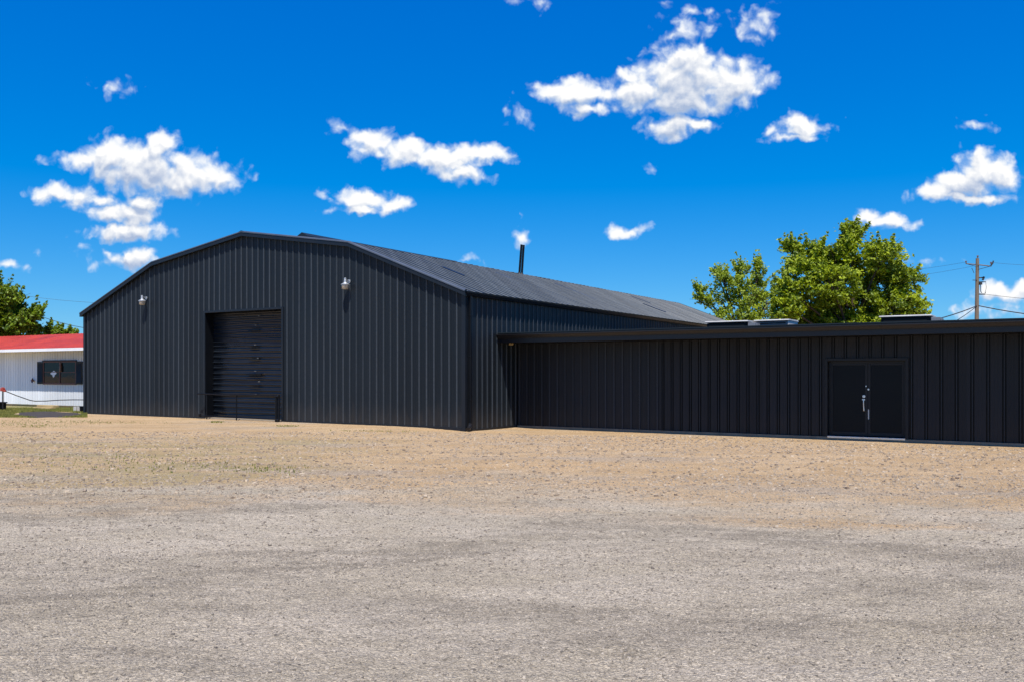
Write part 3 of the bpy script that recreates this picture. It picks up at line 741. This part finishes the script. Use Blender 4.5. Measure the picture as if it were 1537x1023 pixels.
mb.build('wall_tap', M['redframe'], house)

# boards and blocks at the foot of the house
def prop(name, label, cat, loc, build, mat, bevel=0.01, group=None):
    mb = MB(); build(mb); o = mb.build(name, mat, None, bevel); o.location = loc; o.rotation_euler = (0, 0, ANG); return tag(o, label, cat, group)
p = at(70, 615, 43.8)
prop('timber_step', 'low yellowed timber step below the shuttered window', 'step', (p[0], p[1], 0),
     lambda mb: [mb.box(-0.75, 0.75, -0.25, 0.05, 0.0, 0.10), mb.box(-0.7, 0.72, -0.10, 0.20, 0.10, 0.20)], M['timber'])
p = at(118, 617, 41.0)
prop('concrete_block', 'pale concrete block on the grass by the warehouse corner', 'block', (p[0], p[1], 0),
     lambda mb: [mb.box(-0.10, 0.10, -0.2, 0.2, 0.0, 0.06), mb.box(-0.10, 0.10, -0.2, -0.14, 0.06, 0.24), mb.box(-0.10, 0.10, 0.14, 0.2, 0.06, 0.24), mb.box(-0.1, 0.1, -0.03, 0.03, 0.06, 0.24)], M['capwhite'])
p = at(124.3, 620, 40.2)
prop('black_bucket', 'small black bucket against the left warehouse corner', 'bucket', (p[0], p[1], 0),
     lambda mb: [mb.lathe([(0.11, 0.0), (0.14, 0.26), (0.15, 0.26), (0.15, 0.29), (0.13, 0.29), (0.10, 0.03)], (0, 0, 0), 16)], M['blacktrim'], 0)
p = at(-1, 616, 42.6)
prop('black_planter', 'black box at the left frame edge beside the rope post', 'box', (p[0], p[1], 0),
     lambda mb: [mb.box(-0.28, 0.16, -0.25, 0.25, 0.0, 0.34), mb.box(-0.32, 0.20, -0.29, 0.29, 0.34, 0.40)], M['blacktrim'], 0.015)
# rope barrier: post and sagging cable
pb = at(4.3, 616, 42.0)
post = empty('barrier_post', (pb[0], pb[1], 0), ANG); tag(post, 'slim grey post with red top holding the sagging cable', 'post')
mb = MB(); mb.tube([(0, 0, -0.1), (0, 0, 1.0)], 0.032, 10); mb.build('pole', M['gutter'], post)
mb = MB(); mb.box(-0.12, 0.10, -0.07, 0.07, 0.93, 1.08); mb.box(0.08, 0.22, -0.04, 0.04, 0.90, 1.0); mb.box(-0.06, 0.06, -0.05, 0.05, 1.08, 1.12); mb.build('cap', M['redpaint'], post, 0.015)
cp = [at(6, 585.5, 42.0), at(25, 593, 42.2), at(45, 600, 42.4), at(53, 601.3, 42.5), at(70, 601, 42.4), at(90, 599.6, 42.2), at(110, 599.2, 41.9), at(135, 599.3, 41.5)]
mb = MB(); mb.tube(cp, 0.022, 8); tag(mb.build('barrier_cable', M['cable']), 'dark cable sagging from the red topped post across the white house', 'cable')

# old asphalt patch and grass between the lot and the house
def patch(name, pts_px, z, mat, n=60):
    mb = MB(); P = []
    for px, py in pts_px:
        Y = EYE * F / (py - HZ); P.append(((px - 768.5) / F * Y, Y, z))
    mb.poly(P); return mb.build(name, mat)
pp = []
for i in range(40):
    a = 2 * math.pi * i / 40; r = 1 + 0.10 * math.sin(3 * a + 1) + 0.06 * math.sin(7 * a)
    pp.append((72 + 52 * r * math.cos(a), 621.6 + 4.6 * r * math.sin(a)))
tag(patch('asphalt_path', pp, 0.006, M['asphalt']), kind='structure')

def blades(n, region, hmin, hmax, seed):
    rg = np.random.default_rng(seed); V = []; Fc = []; T = []
    pts = region(rg, n); n = len(pts)
    a = rg.random(n) * 6.283; h = hmin + (hmax - hmin) * rg.random(n); w = 0.012 + 0.012 * rg.random(n)
    b = rg.random(n) * 6.283; ln = 0.5 * rg.random(n) * h
    z0 = gheight(pts[:, 0], pts[:, 1])
    A = np.stack([pts[:, 0] - w*np.cos(a), pts[:, 1] - w*np.sin(a), z0 - 0.01], -1); B = np.stack([pts[:, 0] + w*np.cos(a), pts[:, 1] + w*np.sin(a), z0 - 0.01], -1)
    C = np.stack([pts[:, 0] + ln*np.cos(b), pts[:, 1] + ln*np.sin(b), z0 + h], -1)
    V = np.stack([A, B, C], 1).reshape(-1, 3); Fc = np.arange(3 * n).reshape(-1, 3)
    return V, Fc, np.repeat(rg.random(n), 3)
def reg_left(rg, n):
    px = rg.random(n * 2) * 150 - 14; py = 612 + rg.random(n * 2) * 14
    d = ((px - 72) / 52) ** 2 + ((py - 621.6) / 4.6) ** 2
    k = (d > 1.0) & (px < 131)
    px, py = px[k][:n], py[k][:n]; Y = EYE * F / (py - HZ)
    return np.stack([(px - 768.5) / F * Y, Y], -1)
def reg_tufts(rg, n):
    cs = [(400, 704, 45, 6), (325, 633, 8, 1), (432, 639, 14, 1), (560, 646, 60, 1), (180, 634, 70, 2), (120, 632, 50, 2), (30, 634, 50, 4), (30, 634, 50, 4), (60, 639, 30, 2), (300, 700, 90, 9), (220, 690, 120, 14), (120, 690, 120, 18)]
    k = rg.integers(0, len(cs), n); c = np.array(cs, float)[k]
    px = c[:, 0] + rg.normal(0, 0.7, n) * c[:, 2]; py = c[:, 1] + rg.normal(0, 0.6, n) * c[:, 3]
    Y = EYE * F / (py - HZ); X = (px - 768.5) / F * Y
    ok = w2loc(X, Y)[1] < -0.06
    return np.stack([X, Y], -1)[ok]
v, f, tt = blades(15000, reg_left, 0.03, 0.10, 3)
tag(np_mesh('grass', v, f, M['grass'], {'tint': tt}), 'short green grass between the gravel lot and the white house', 'grass', kind='stuff')
v, f, tt = blades(1900, reg_tufts, 0.015, 0.05, 4)
tag(np_mesh('weeds', v, f, M['grass'], {'tint': tt}), 'sparse low weeds growing in the tan gravel', 'weeds', kind='stuff')

# ------------------------------------------------------------------ trees
def tree(name, label, base, Y, lobes, mat, nleaf, leaf, seed, depth=1.0, dens=0.5, group='trees beyond the buildings', sprig=10, spread=1.0):
    """lobes: (px, py, rx, ry) outlines of the boughs; each gets its own depth, limbs and clumps of leaves"""
    rg = np.random.default_rng(seed); random.seed(seed)
    bx, by, bz = base
    root = empty(name, (bx, by, bz)); tag(root, label, 'tree', group)
    C = []; Rr = []
    for i, (px, py, rx, ry) in enumerate(lobes):
        k = Y / F
        r = np.array([rx * k, (rx * 0.5 + ry * 0.5) * k * 0.95, ry * k])
        dy = rg.uniform(-0.55, 0.55) * depth * (1.0 - 0.5 * min(1, max(0, (HZ - py) * k / 9)))
        c = np.array(at(px, py, Y)) + np.array([0, dy, 0])
        C.append(c); Rr.append(r)
    C = np.array(C); Rr = np.array(Rr)
    vol = Rr[:, 0] * Rr[:, 2]; pr = vol / vol.sum()
    # clumps
    ncl = max(40, nleaf // 46)
    li = rg.choice(len(C), ncl, p=pr)
    d = rg.normal(size=(ncl, 3)); d /= np.linalg.norm(d, axis=1)[:, None]
    rad = 0.45 + 0.58 * rg.random(ncl) ** 0.6
    cc = C[li] + d * rad[:, None] * Rr[li]
    csz = (0.12 + 0.24 * rg.random(ncl)) * spread
    ctint = np.clip(rg.normal(0.48, 0.30, ncl), 0, 1)
    # sprigs poking out of the outline, mostly upward
    SP = []; ST = []
    for i in range(len(C)):
        for _ in range(sprig):
            dd = rg.normal(size=3); dd[2] = abs(dd[2]) * 0.9 + 0.1; dd /= np.linalg.norm(dd)
            p0 = C[i] + dd * Rr[i] * 0.8; ln = rg.uniform(0.35, 0.9) * spread
            up = dd * 0.7 + np.array([0, 0, 0.5])
            for tq in np.linspace(0, 1, 5):
                SP.append(np.append(p0 + up * ln * tq, 0.17 * (1.15 - tq) * spread + 0.03)); ST.append(rg.uniform(0.35, 0.9))
    SP = np.array(SP); cc = np.vstack([cc, SP[:, :3]]); csz = np.concatenate([csz, SP[:, 3]]); ctint = np.concatenate([ctint, ST])
    w = csz ** 2 + 0.01; ci = rg.choice(len(cc), nleaf, p=w / w.sum())
    g_ = rg.normal(size=(nleaf, 3)) * 0.47
    P = cc[ci] + g_ * csz[ci][:, None] * np.array([1.15, 1.15, 0.75])
    nrm = rg.normal(size=(nleaf, 3)) * 0.62 + np.array([0, -0.42, 0.62]); nrm /= np.linalg.norm(nrm, axis=1)[:, None]
    ax = np.cross(nrm, rg.normal(size=(nleaf, 3))); ax /= np.linalg.norm(ax, axis=1)[:, None]
    bx_ = np.cross(nrm, ax); sz = leaf * (0.6 + 0.8 * rg.random(nleaf))[:, None]
    A = P - ax * sz; B = P + bx_ * sz * 0.55 + nrm * sz * 0.15; D = P + ax * sz; E = P - bx_ * sz * 0.55 + nrm * sz * 0.15
    V = np.stack([A, B, D, E], 1).reshape(-1, 3) - np.array(base)
    tint = np.repeat(np.clip(ctint[ci] + rg.normal(0, 0.18, nleaf), 0, 1), 4)
    np_mesh('crown', V, np.arange(nleaf * 4).reshape(-1, 4), mat, {'tint': tint}, parent=root)
    # trunk with limbs into the boughs
    mb = MB()
    H = float(C[:, 2].max() - bz)
    top = Vector((float(C[:, 0].mean() * 0.6 + C[C[:, 2].argmax(), 0] * 0.4) - bx, 0, H * 0.82))
    trunk = [Vector((0, 0, -0.2)), Vector((0.05, 0, H * 0.2)), top * 0.5 + Vector((0.08, 0.05, 0)), top]
    r0 = 0.028 * H
    mb.tube(trunk, [r0 * 1.25, r0, r0 * 0.6, r0 * 0.12], 10)
    for i in range(len(C)):
        e = Vector([float(v_) for v_ in C[i] - np.array(base)]); tq = min(0.9, max(0.18, e.z / H * 0.6))
        st_ = top * tq if tq > 0.2 else Vector((0.05, 0, H * 0.2))
        mid = st_.lerp(e, 0.55) + Vector((0, 0, 0.08 * H * 0.3))
        mb.tube([st_, mid, e, e + (e - mid) * 0.35], [r0 * 0.35, r0 * 0.24, r0 * 0.12, r0 * 0.04], 6)
        for _ in range(4):
            q = e + Vector((float(rg.normal() * Rr[i][0] * 0.6), float(rg.normal() * Rr[i][1] * 0.6), float(abs(rg.normal()) * Rr[i][2] * 0.6)))
            mb.tube([mid.lerp(e, 0.5), e.lerp(q, 0.5), q], [r0 * 0.12, r0 * 0.08, r0 * 0.025], 5)
    mb.build('trunk', M['bark'], root)
    return root

bigl = [(1285, 352, 16, 20), (1284, 378, 30, 26), (1262, 395, 34, 26), (1310, 392, 30, 26), (1222, 385, 24, 24), (1200, 376, 16, 18), (1205, 410, 34, 24),
        (1235, 432, 44, 30), (1290, 428, 44, 30), (1335, 400, 18, 26), (1345, 428, 28, 24), (1362, 415, 14, 16), (1365, 455, 22, 22), (1330, 462, 44, 28), (1275, 470, 50, 30), (1215, 465, 44, 28),
        (1178, 440, 18, 16), (1172, 465, 24, 20), (1190, 495, 50, 26), (1290, 505, 70, 30), (1360, 490, 28, 22), (1255, 488, 46, 24), (1320, 485, 40, 24)]
b = at(1282, 559, 50); tree('maple_tree', 'large dense yellow green tree rising behind the annex roof', (b[0], 50, 0), 50, bigl, M['leafA'], 74000, 0.098, 21, depth=4.0, sprig=9)
smal = [(1112, 408, 9, 12), (1105, 430, 14, 16), (1080, 425, 12, 14), (1078, 412, 6, 8), (1140, 408, 8, 12), (1142, 430, 14, 16), (1060, 448, 12, 8), (1055, 436, 5, 6), (1120, 450, 24, 18), (1085, 455, 24, 16),
        (1152, 455, 18, 18), (1100, 478, 34, 16), (1148, 482, 28, 16), (1165, 440, 9, 10)]
b = at(1112, 559, 58); tree('young_tree', 'smaller airy pale green tree between warehouse roof and large tree', (b[0], 58, 0), 58, smal, M['leafB'], 12500, 0.092, 22, depth=3.0, sprig=9)
lft = [(-8, 438, 22, 11), (10, 452, 22, 17), (28, 450, 8, 8), (-22, 455, 40, 28), (14, 478, 28, 18), (38, 470, 10, 9), (42, 490, 13, 10), (-10, 490, 40, 24), (24, 498, 34, 16), (50, 480, 6, 6)]
b = at(2, 559, 60); tree('oak_tree', 'leafy deep green tree at the left edge behind the red roof', (b[0], 60, 0), 60, lft, M['leafC'], 36000, 0.11, 23, depth=3.5, sprig=7)
for i, (lb_, px, lob) in enumerate((('leftmost small sapling crown peeking over the red roof', 74, [(74, 488, 3, 4), (76, 496, 7, 5), (70, 498, 6, 5)]),
                                    ('middle small sapling crown peeking over the red roof', 88, [(88, 491, 2.5, 3), (90, 498, 6, 5), (85, 500, 5, 5)]),
                                    ('low rounded sapling crown over the red roof near the warehouse', 105, [(104, 497, 6, 4), (112, 500, 5, 3), (98, 501, 6, 4)]))):
    b = at(px, 559, 62); tree('sapling', lb_, (b[0], 62, 0), 62, lob, M['leafC'], 900, 0.09, 40 + i, depth=0.6, sprig=3, group='saplings behind the red roofed house', spread=0.45)

# ------------------------------------------------------------------ utility pole and wires
PY = 72.0
pb = at(1466, 559, PY)
pole = empty('utility_pole', (pb[0], PY, 0), 0.0); tag(pole, 'weathered wooden utility pole behind the annex with crossarm and insulators', 'utility pole')
zt = at(0, 388, PY)[2]
K = PY / F
mb = MB(); mb.tube([(-0.05, 0, -0.3), (0, 0, zt * 0.5), (0.06, 0, zt)], [0.19, 0.165, 0.125], 14); mb.build('shaft', M['wood'], pole)
def pz(py): return EYE + (HZ - py) * K
def pxx(px): return (px - 1466) * K
mb = MB(); mb.tube([(pxx(1458.5), 0.9, pz(394)), (0.05, -0.15, pz(398)), (pxx(1478), -1.0, pz(402))], 0.042, 6); arm = mb.build('crossarm', M['wood'], pole)
mb = MB(); mb.tube([(pxx(1459), 0.85, pz(394.5)), (0.0, -0.12, pz(401))], 0.02, 6); mb.tube([(pxx(1477), -0.9, pz(402)), (0.05, -0.14, pz(405))], 0.02, 6); mb.build('brace', M['cable'], arm)
ins_m = paint('glazed_insulator', (0.10, 0.085, 0.09), 0.3, 0.5)
for px, py, dy in ((1458.5, 393, 0.9), (1467.5, 387, 0.0), (1477.5, 399, -1.0)):
    mb = MB(); mb.lathe([(0.03, -0.1), (0.03, 0.02), (0.085, 0.05), (0.05, 0.09), (0.085, 0.13), (0.04, 0.19)], (pxx(px), dy, pz(py)), 10); mb.build('insulator', ins_m, arm)
mb = MB(); mb.tube([(pxx(1477.5), -1.0, pz(401)), (pxx(1480), -1.0, pz(398)), (pxx(1481), -1.0, pz(394))], 0.05, 6)
mb.build('cutout', M['cable'], pole)
mb = MB(); mb.tube([(pxx(1460.5), 0.2, pz(402)), (pxx(1463), 0.1, pz(410))], 0.02, 6); mb.build('jumper_wire', M['cable'], pole)
mb = MB()
mb.tube([(0, -0.1, pz(421)), (pxx(1459), -0.1, pz(420.8))], 0.03, 6); mb.tube([(0.1, -0.15, pz(417.5)), (pxx(1474), -0.15, pz(417))], 0.05, 6)
mb.tube([(pxx(1473), -0.2, pz(421)), (pxx(1475), -0.2, pz(416))], 0.08, 8); mb.tube([(0.1, -0.15, pz(423.5)), (pxx(1478), -0.15, pz(423.5))], 0.035, 6)
mb.tube([(0.12, -0.15, pz(442)), (pxx(1477), -0.15, pz(442)), (pxx(1477.5), -0.15, pz(439))], 0.05, 6)
mb.tube([(0.14, -0.2, pz(424)), (0.22, -0.2, pz(430)), (0.22, -0.2, pz(438)), (0.3, -0.2, pz(440))], 0.03, 6)
mb.box(0.1, 0.3, -0.3, -0.1, pz(428), pz(424.5)); mb.build('bracket', M['cable'], pole)
mb = MB(); mb.tube([(pxx(1478), -0.15, pz(423.5)), (pxx(1479), -0.15, pz(432)), (pxx(1477.5), -0.15, pz(439))], 0.014, 5)
mb.build('jumper_wire', M['cable'], pole)

def wire(label, a, b_, sag, r, group='overhead wires'):
    a, b_ = Vector(a), Vector(b_); P = []
    for i in range(25):
        u = i / 24; p = a.lerp(b_, u); p.z -= sag * 4 * u * (1 - u); P.append(p)
    mb = MB(); mb.tube(P, r, 6); return tag(mb.build('power_line', M['cable']), label, 'wire', group)
pw = lambda px, py, dy=0.0: (pxx(px) + pb[0], PY + dy, pz(py))
wire('thick black service cable from the pole sloping down behind the large tree', pw(1465, 459.5, -0.1), at(1285, 492, 62), 0.5, 0.04)
wire('thinner lower cable from the pole dipping toward the annex roof', pw(1465, 460, -0.1), at(1330, 500, 66), 0.9, 0.025)
wire('thick black cable from the pole sagging off to the right', pw(1467, 459, -0.1), at(1700, 480, 66), 0.35, 0.04)
wire('thin cable from the lower pole bracket running right', pw(1477, 442, -0.15), at(1700, 452, 66), 0.25, 0.014)
wire('thin top wire from the crossarm running left behind the large tree', pw(1458.5, 391.5, 0.9), at(1180, 408, 95), 0.6, 0.009)
wire('second thin wire from the crossarm running left, just below the top one', pw(1463, 399, 0.2), at(1180, 416, 90), 0.7, 0.009)
wire('thin wire from the crossarm tip running right', pw(1478, 396.5, -1.0), at(1700, 392, 66), 0.3, 0.009)
wire('wire dropping from the left tree past the saplings', at(30, 462, 61), at(150, 495, 60), 0.25, 0.02, 'overhead wires on the left')
wire('thin wire in the sky between the left tree and the warehouse', at(10, 440, 70), at(220, 456, 72), 0.25, 0.01, 'overhead wires on the left')

# ------------------------------------------------------------------ sun, sky and clouds
SUN = Vector((-0.055, -1.14, 2.5)).normalized()
sl = bpy.data.lights.new('sun', 'SUN'); sl.energy = 5.0; sl.angle = R(0.53); sl.color = (1.0, 0.955, 0.89)
so = bpy.data.objects.new('sun', sl); so.location = (0, -20, 60); so.rotation_euler = (-SUN).to_track_quat('-Z', 'Y').to_euler(); COL.objects.link(so)

w = bpy.data.worlds.new('World'); SC.world = w; w.use_nodes = True
nt = w.node_tree; t = NT(nt); bg = nt.nodes['Background']
sky = t.n('ShaderNodeTexSky', sky_type='NISHITA', sun_disc=False, sun_elevation=math.asin(SUN.z), sun_rotation=math.atan2(SUN.x, SUN.y),
          altitude=200.0, air_density=1.0, dust_density=0.15, ozone_density=5.0)
BGS, CLOUDV = 0.10, 0.74
SKR, SKG, SKB = 0.39, 0.585, 0.57
hs = t.n('ShaderNodeHueSaturation', ins={'Hue': 0.5, 'Saturation': 1.2, 'Value': 1.0, 'Color': sky.outputs[0]})
LOBES = [ # photo direction, radii, weight
 (215,250,75,36,1),(165,232,42,28,1),(240,216,30,22,1),(270,264,80,32,1),(322,268,38,18,.75),(125,243,28,15,.7),(95,291,48,16,.9),(150,299,34,11,.7),(350,262,14,14,.45),(82,241,10,8,.35),
 (200,325,42,26,1),(215,306,26,14,1),(160,325,28,18,.9),(192,353,62,13,.95),
 (198,391,32,15,.95),(162,381,20,7,.6),(157,396,13,7,.65),(95,376,36,6,.5),(10,396,24,7,.65),(178,126,26,13,.42),
 (558,214,34,20,.95),(610,230,42,19,1),(660,240,42,17,1),(722,233,44,15,.95),(682,256,40,13,.8),(722,263,22,8,.6),(515,193,12,10,.42),(532,228,10,12,.45),
 (545,300,42,17,1),(590,306,28,13,.95),(540,316,42,7,.8),(490,300,12,8,.45),
 (1030,122,78,42,1),(1038,95,46,28,1),(1098,125,54,34,1),(960,138,52,26,1),(940,120,26,14,.8),(868,140,46,20,.95),(850,122,18,10,.7),(828,138,32,16,.85),(880,166,44,11,.7),(1020,156,72,18,1),(1150,138,14,8,.42),
 (1000,196,30,15,.9),(1048,188,28,11,.85),(1015,184,40,12,.8),
 (1035,48,42,20,.6),(1050,25,30,11,.5),(1012,56,20,12,.45),(1135,42,32,20,.62),(1160,22,20,13,.5),
 (1197,190,27,21,1),(1195,208,36,8,.8),(1162,196,10,8,.42),(1240,190,14,10,.35),
 (790,176,20,13,.55),(757,166,10,8,.4),(797,5,20,11,.55),
 (1470,254,33,27,1),(1450,278,44,19,1),(1502,262,27,27,1),(1410,290,30,14,.95),(1450,298,66,8,.85),(1352,295,10,8,.45),
 (1335,332,38,13,.95),(1308,330,18,13,.8),
 (1510,440,40,17,.95),(1540,430,26,13,.9),(1490,462,60,8,.5),(1432,463,22,7,.45),(1395,392,32,5,.38),(1520,472,40,7,.4),
 (945,350,29,10,.85),(970,348,12,7,.6),(782,352,8,14,.55),(690,392,24,8,.65),(1470,190,20,9,.38),(980,256,10,7,.35)]
def cloud_group(k, lobes):
    """cloud cover in one window of the sky: returns colour and cover for a direction"""
    grp = bpy.data.node_groups.new('cloud_field', 'ShaderNodeTree')
    grp.interface.new_socket('Vector', in_out='INPUT', socket_type='NodeSocketVector')
    grp.interface.new_socket('Field', in_out='OUTPUT', socket_type='NodeSocketFloat')
    grp.interface.new_socket('Body', in_out='OUTPUT', socket_type='NodeSocketFloat')
    q = NT(grp); gi = q.n('NodeGroupInput'); go = q.n('NodeGroupOutput')
    P0 = gi.outputs[0]
    wn = q.n('ShaderNodeTexNoise', noise_dimensions='2D', ins={'Vector': P0, 'Scale': 20.0, 'Detail': 4.0, 'Roughness': 0.6})
    P1 = q.vmath('MULTIPLY_ADD', q.vmath('SUBTRACT', wn.outputs['Color'], (0.5, 0.5, 0.5)), (0.034, 0.026, 0.0), P0)
    acc = None
    for cx, cy, rx, ry, wt in lobes:
        if wt < 0.7: wt *= 0.62
        u, v = (cx - 768.5) / F, (HZ - cy) / F; iu, iv = F / (rx * 1.32), F / (ry * 1.36)
        ln = q.n('ShaderNodeVectorMath', operation='LENGTH', ins={0: q.vmath('MULTIPLY_ADD', P1, (iu, iv, 0.0), (-u * iu, -v * iv, 0.0))}).outputs['Value']
        val = q.math('MULTIPLY_ADD', ln, -wt, wt)
        acc = val if acc is None else q.math('SMOOTH_MAX', acc, val, 0.12)
    acc = q.math('MINIMUM', q.math('MAXIMUM', acc, -0.6), 0.75)
    nb = q.n('ShaderNodeTexNoise', noise_dimensions='2D', ins={'Vector': P0, 'Scale': 40.0, 'Detail': 5.0, 'Roughness': 0.52, 'Distortion': 0.3}).outputs['Fac']
    vb = q.n('ShaderNodeTexVoronoi', voronoi_dimensions='2D', feature='SMOOTH_F1', ins={'Vector': P1, 'Scale': 52.0, 'Smoothness': 0.6, 'Detail': 1.0, 'Roughness': 0.5}).outputs['Distance']
    fld = q.math('MULTIPLY_ADD', q.math('SUBTRACT', nb, 0.5), 0.80, acc)
    fld = q.math('MULTIPLY_ADD', q.math('SUBTRACT', 0.48, vb), 0.42, fld)
    grp.links.new(fld, go.inputs[0]); grp.links.new(acc, go.inputs[1])
    return grp

dirv = t.n('ShaderNodeTexCoord').outputs['Generated']
sp = t.n('ShaderNodeSeparateXYZ', ins={0: dirv})
yy = t.math('MAXIMUM', sp.outputs[1], 0.05)
U_, V_ = t.math('DIVIDE', sp.outputs[0], yy), t.math('DIVIDE', sp.outputs[2], yy)
uv = t.n('ShaderNodeCombineXYZ', ins={0: U_, 1: V_, 2: 0.0}).outputs[0]
ahead = t.math('GREATER_THAN', sp.outputs[1], 0.2)
skyc = t.vmath('MAXIMUM', t.vmath('MULTIPLY_ADD', hs.outputs[0], (SKR, SKG, SKB), (-0.049 / BGS, 0.022 / BGS, 0.262 / BGS)), (0.0, 0.0, 0.0))
bg.inputs['Strength'].default_value = BGS; nt.links.new(skyc, bg.inputs['Color'])
shader = bg.outputs[0]
WIN = [(-80, 425, 85, 425), (465, 1275, -60, 415), (1275, 1700, 150, 510)]
for wi, (xa, xb, ya, yb) in enumerate(WIN):
    lobes = [l for l in LOBES if xa <= l[0] <= xb and ya <= l[1] <= yb]
    grp = cloud_group(wi, lobes)
    def fieldat(off):
        g_ = t.n('ShaderNodeGroup', node_tree=grp); nt.links.new(t.vmath('ADD', uv, off), g_.inputs[0]); return g_.outputs
    f0 = fieldat((0, 0, 0))[0]; f1 = fieldat((0.002, 0.007, 0))[0]; body = fieldat((0.004, 0.034, 0))[1]; body2 = fieldat((0.002, 0.016, 0))[1]
    dens = t.ramp(f0, -0.03, 0.52)
    # sunlight reaching this part of the cloud: little under a thick body, more on bumps that face up
    sh = t.math('MULTIPLY_ADD', t.ramp(body, -0.30, 0.80, 0.0, 1.0, False), 0.66, t.math('MULTIPLY', t.ramp(body2, 0.0, 0.9, 0.0, 1.0, False), 0.24))
    bump_ = t.math('MULTIPLY', t.math('SUBTRACT', f0, f1), 1.5)
    lit = t.math('ADD', t.math('SUBTRACT', 1.06, sh), bump_, clamp=True)
    ccol = t.mix(lit, (0.40, 0.50, 0.70), (1.0, 1.0, 1.0))
    thin = t.ramp(f0, 0.05, 0.6); ccol = t.mix(thin, t.mix(0.5, ccol, (0.42, 0.66, 0.95)), ccol)
    cl = t.n('ShaderNodeVectorMath', operation='SCALE', ins={0: ccol, 'Scale': CLOUDV / BGS}).outputs[0]
    cb = t.n('ShaderNodeBackground', ins={'Color': t.mix(dens, skyc, cl), 'Strength': BGS})
    u0, u1, v0, v1 = (xa - 768.5) / F, (xb - 768.5) / F, (HZ - yb) / F, (HZ - ya) / F
    msk = ahead
    for sk, op, lim in ((U_, 'GREATER_THAN', u0), (U_, 'LESS_THAN', u1), (V_, 'GREATER_THAN', v0), (V_, 'LESS_THAN', v1)):
        msk = t.math('MULTIPLY', msk, t.math(op, sk, lim))
    shader = t.n('ShaderNodeMixShader', ins={0: msk, 1: shader, 2: cb.outputs[0]}).outputs[0]
nt.links.new(shader, nt.nodes['World Output'].inputs['Surface'])
w.cycles.sampling_method = 'MANUAL'; w.cycles.sample_map_resolution = 256

# ------------------------------------------------------------------ camera
cam = bpy.data.cameras.new('camera'); co = bpy.data.objects.new('camera', cam); COL.objects.link(co)
co.location = (0, 0, EYE); co.rotation_euler = (R(90), 0, 0)
cam.sensor_width = 36.0; cam.lens = F / 1537.0 * 36.0; cam.shift_y = (HZ - 511.5) / 1537.0
cam.clip_start = 0.1; cam.clip_end = 3000
SC.camera = co
SC.view_settings.view_transform = 'Standard'; SC.view_settings.look = 'None'
SC.view_settings.exposure = 0.45; SC.view_settings.gamma = 1.0
SC.cycles.use_denoising = True
SC.cycles.max_bounces = 8
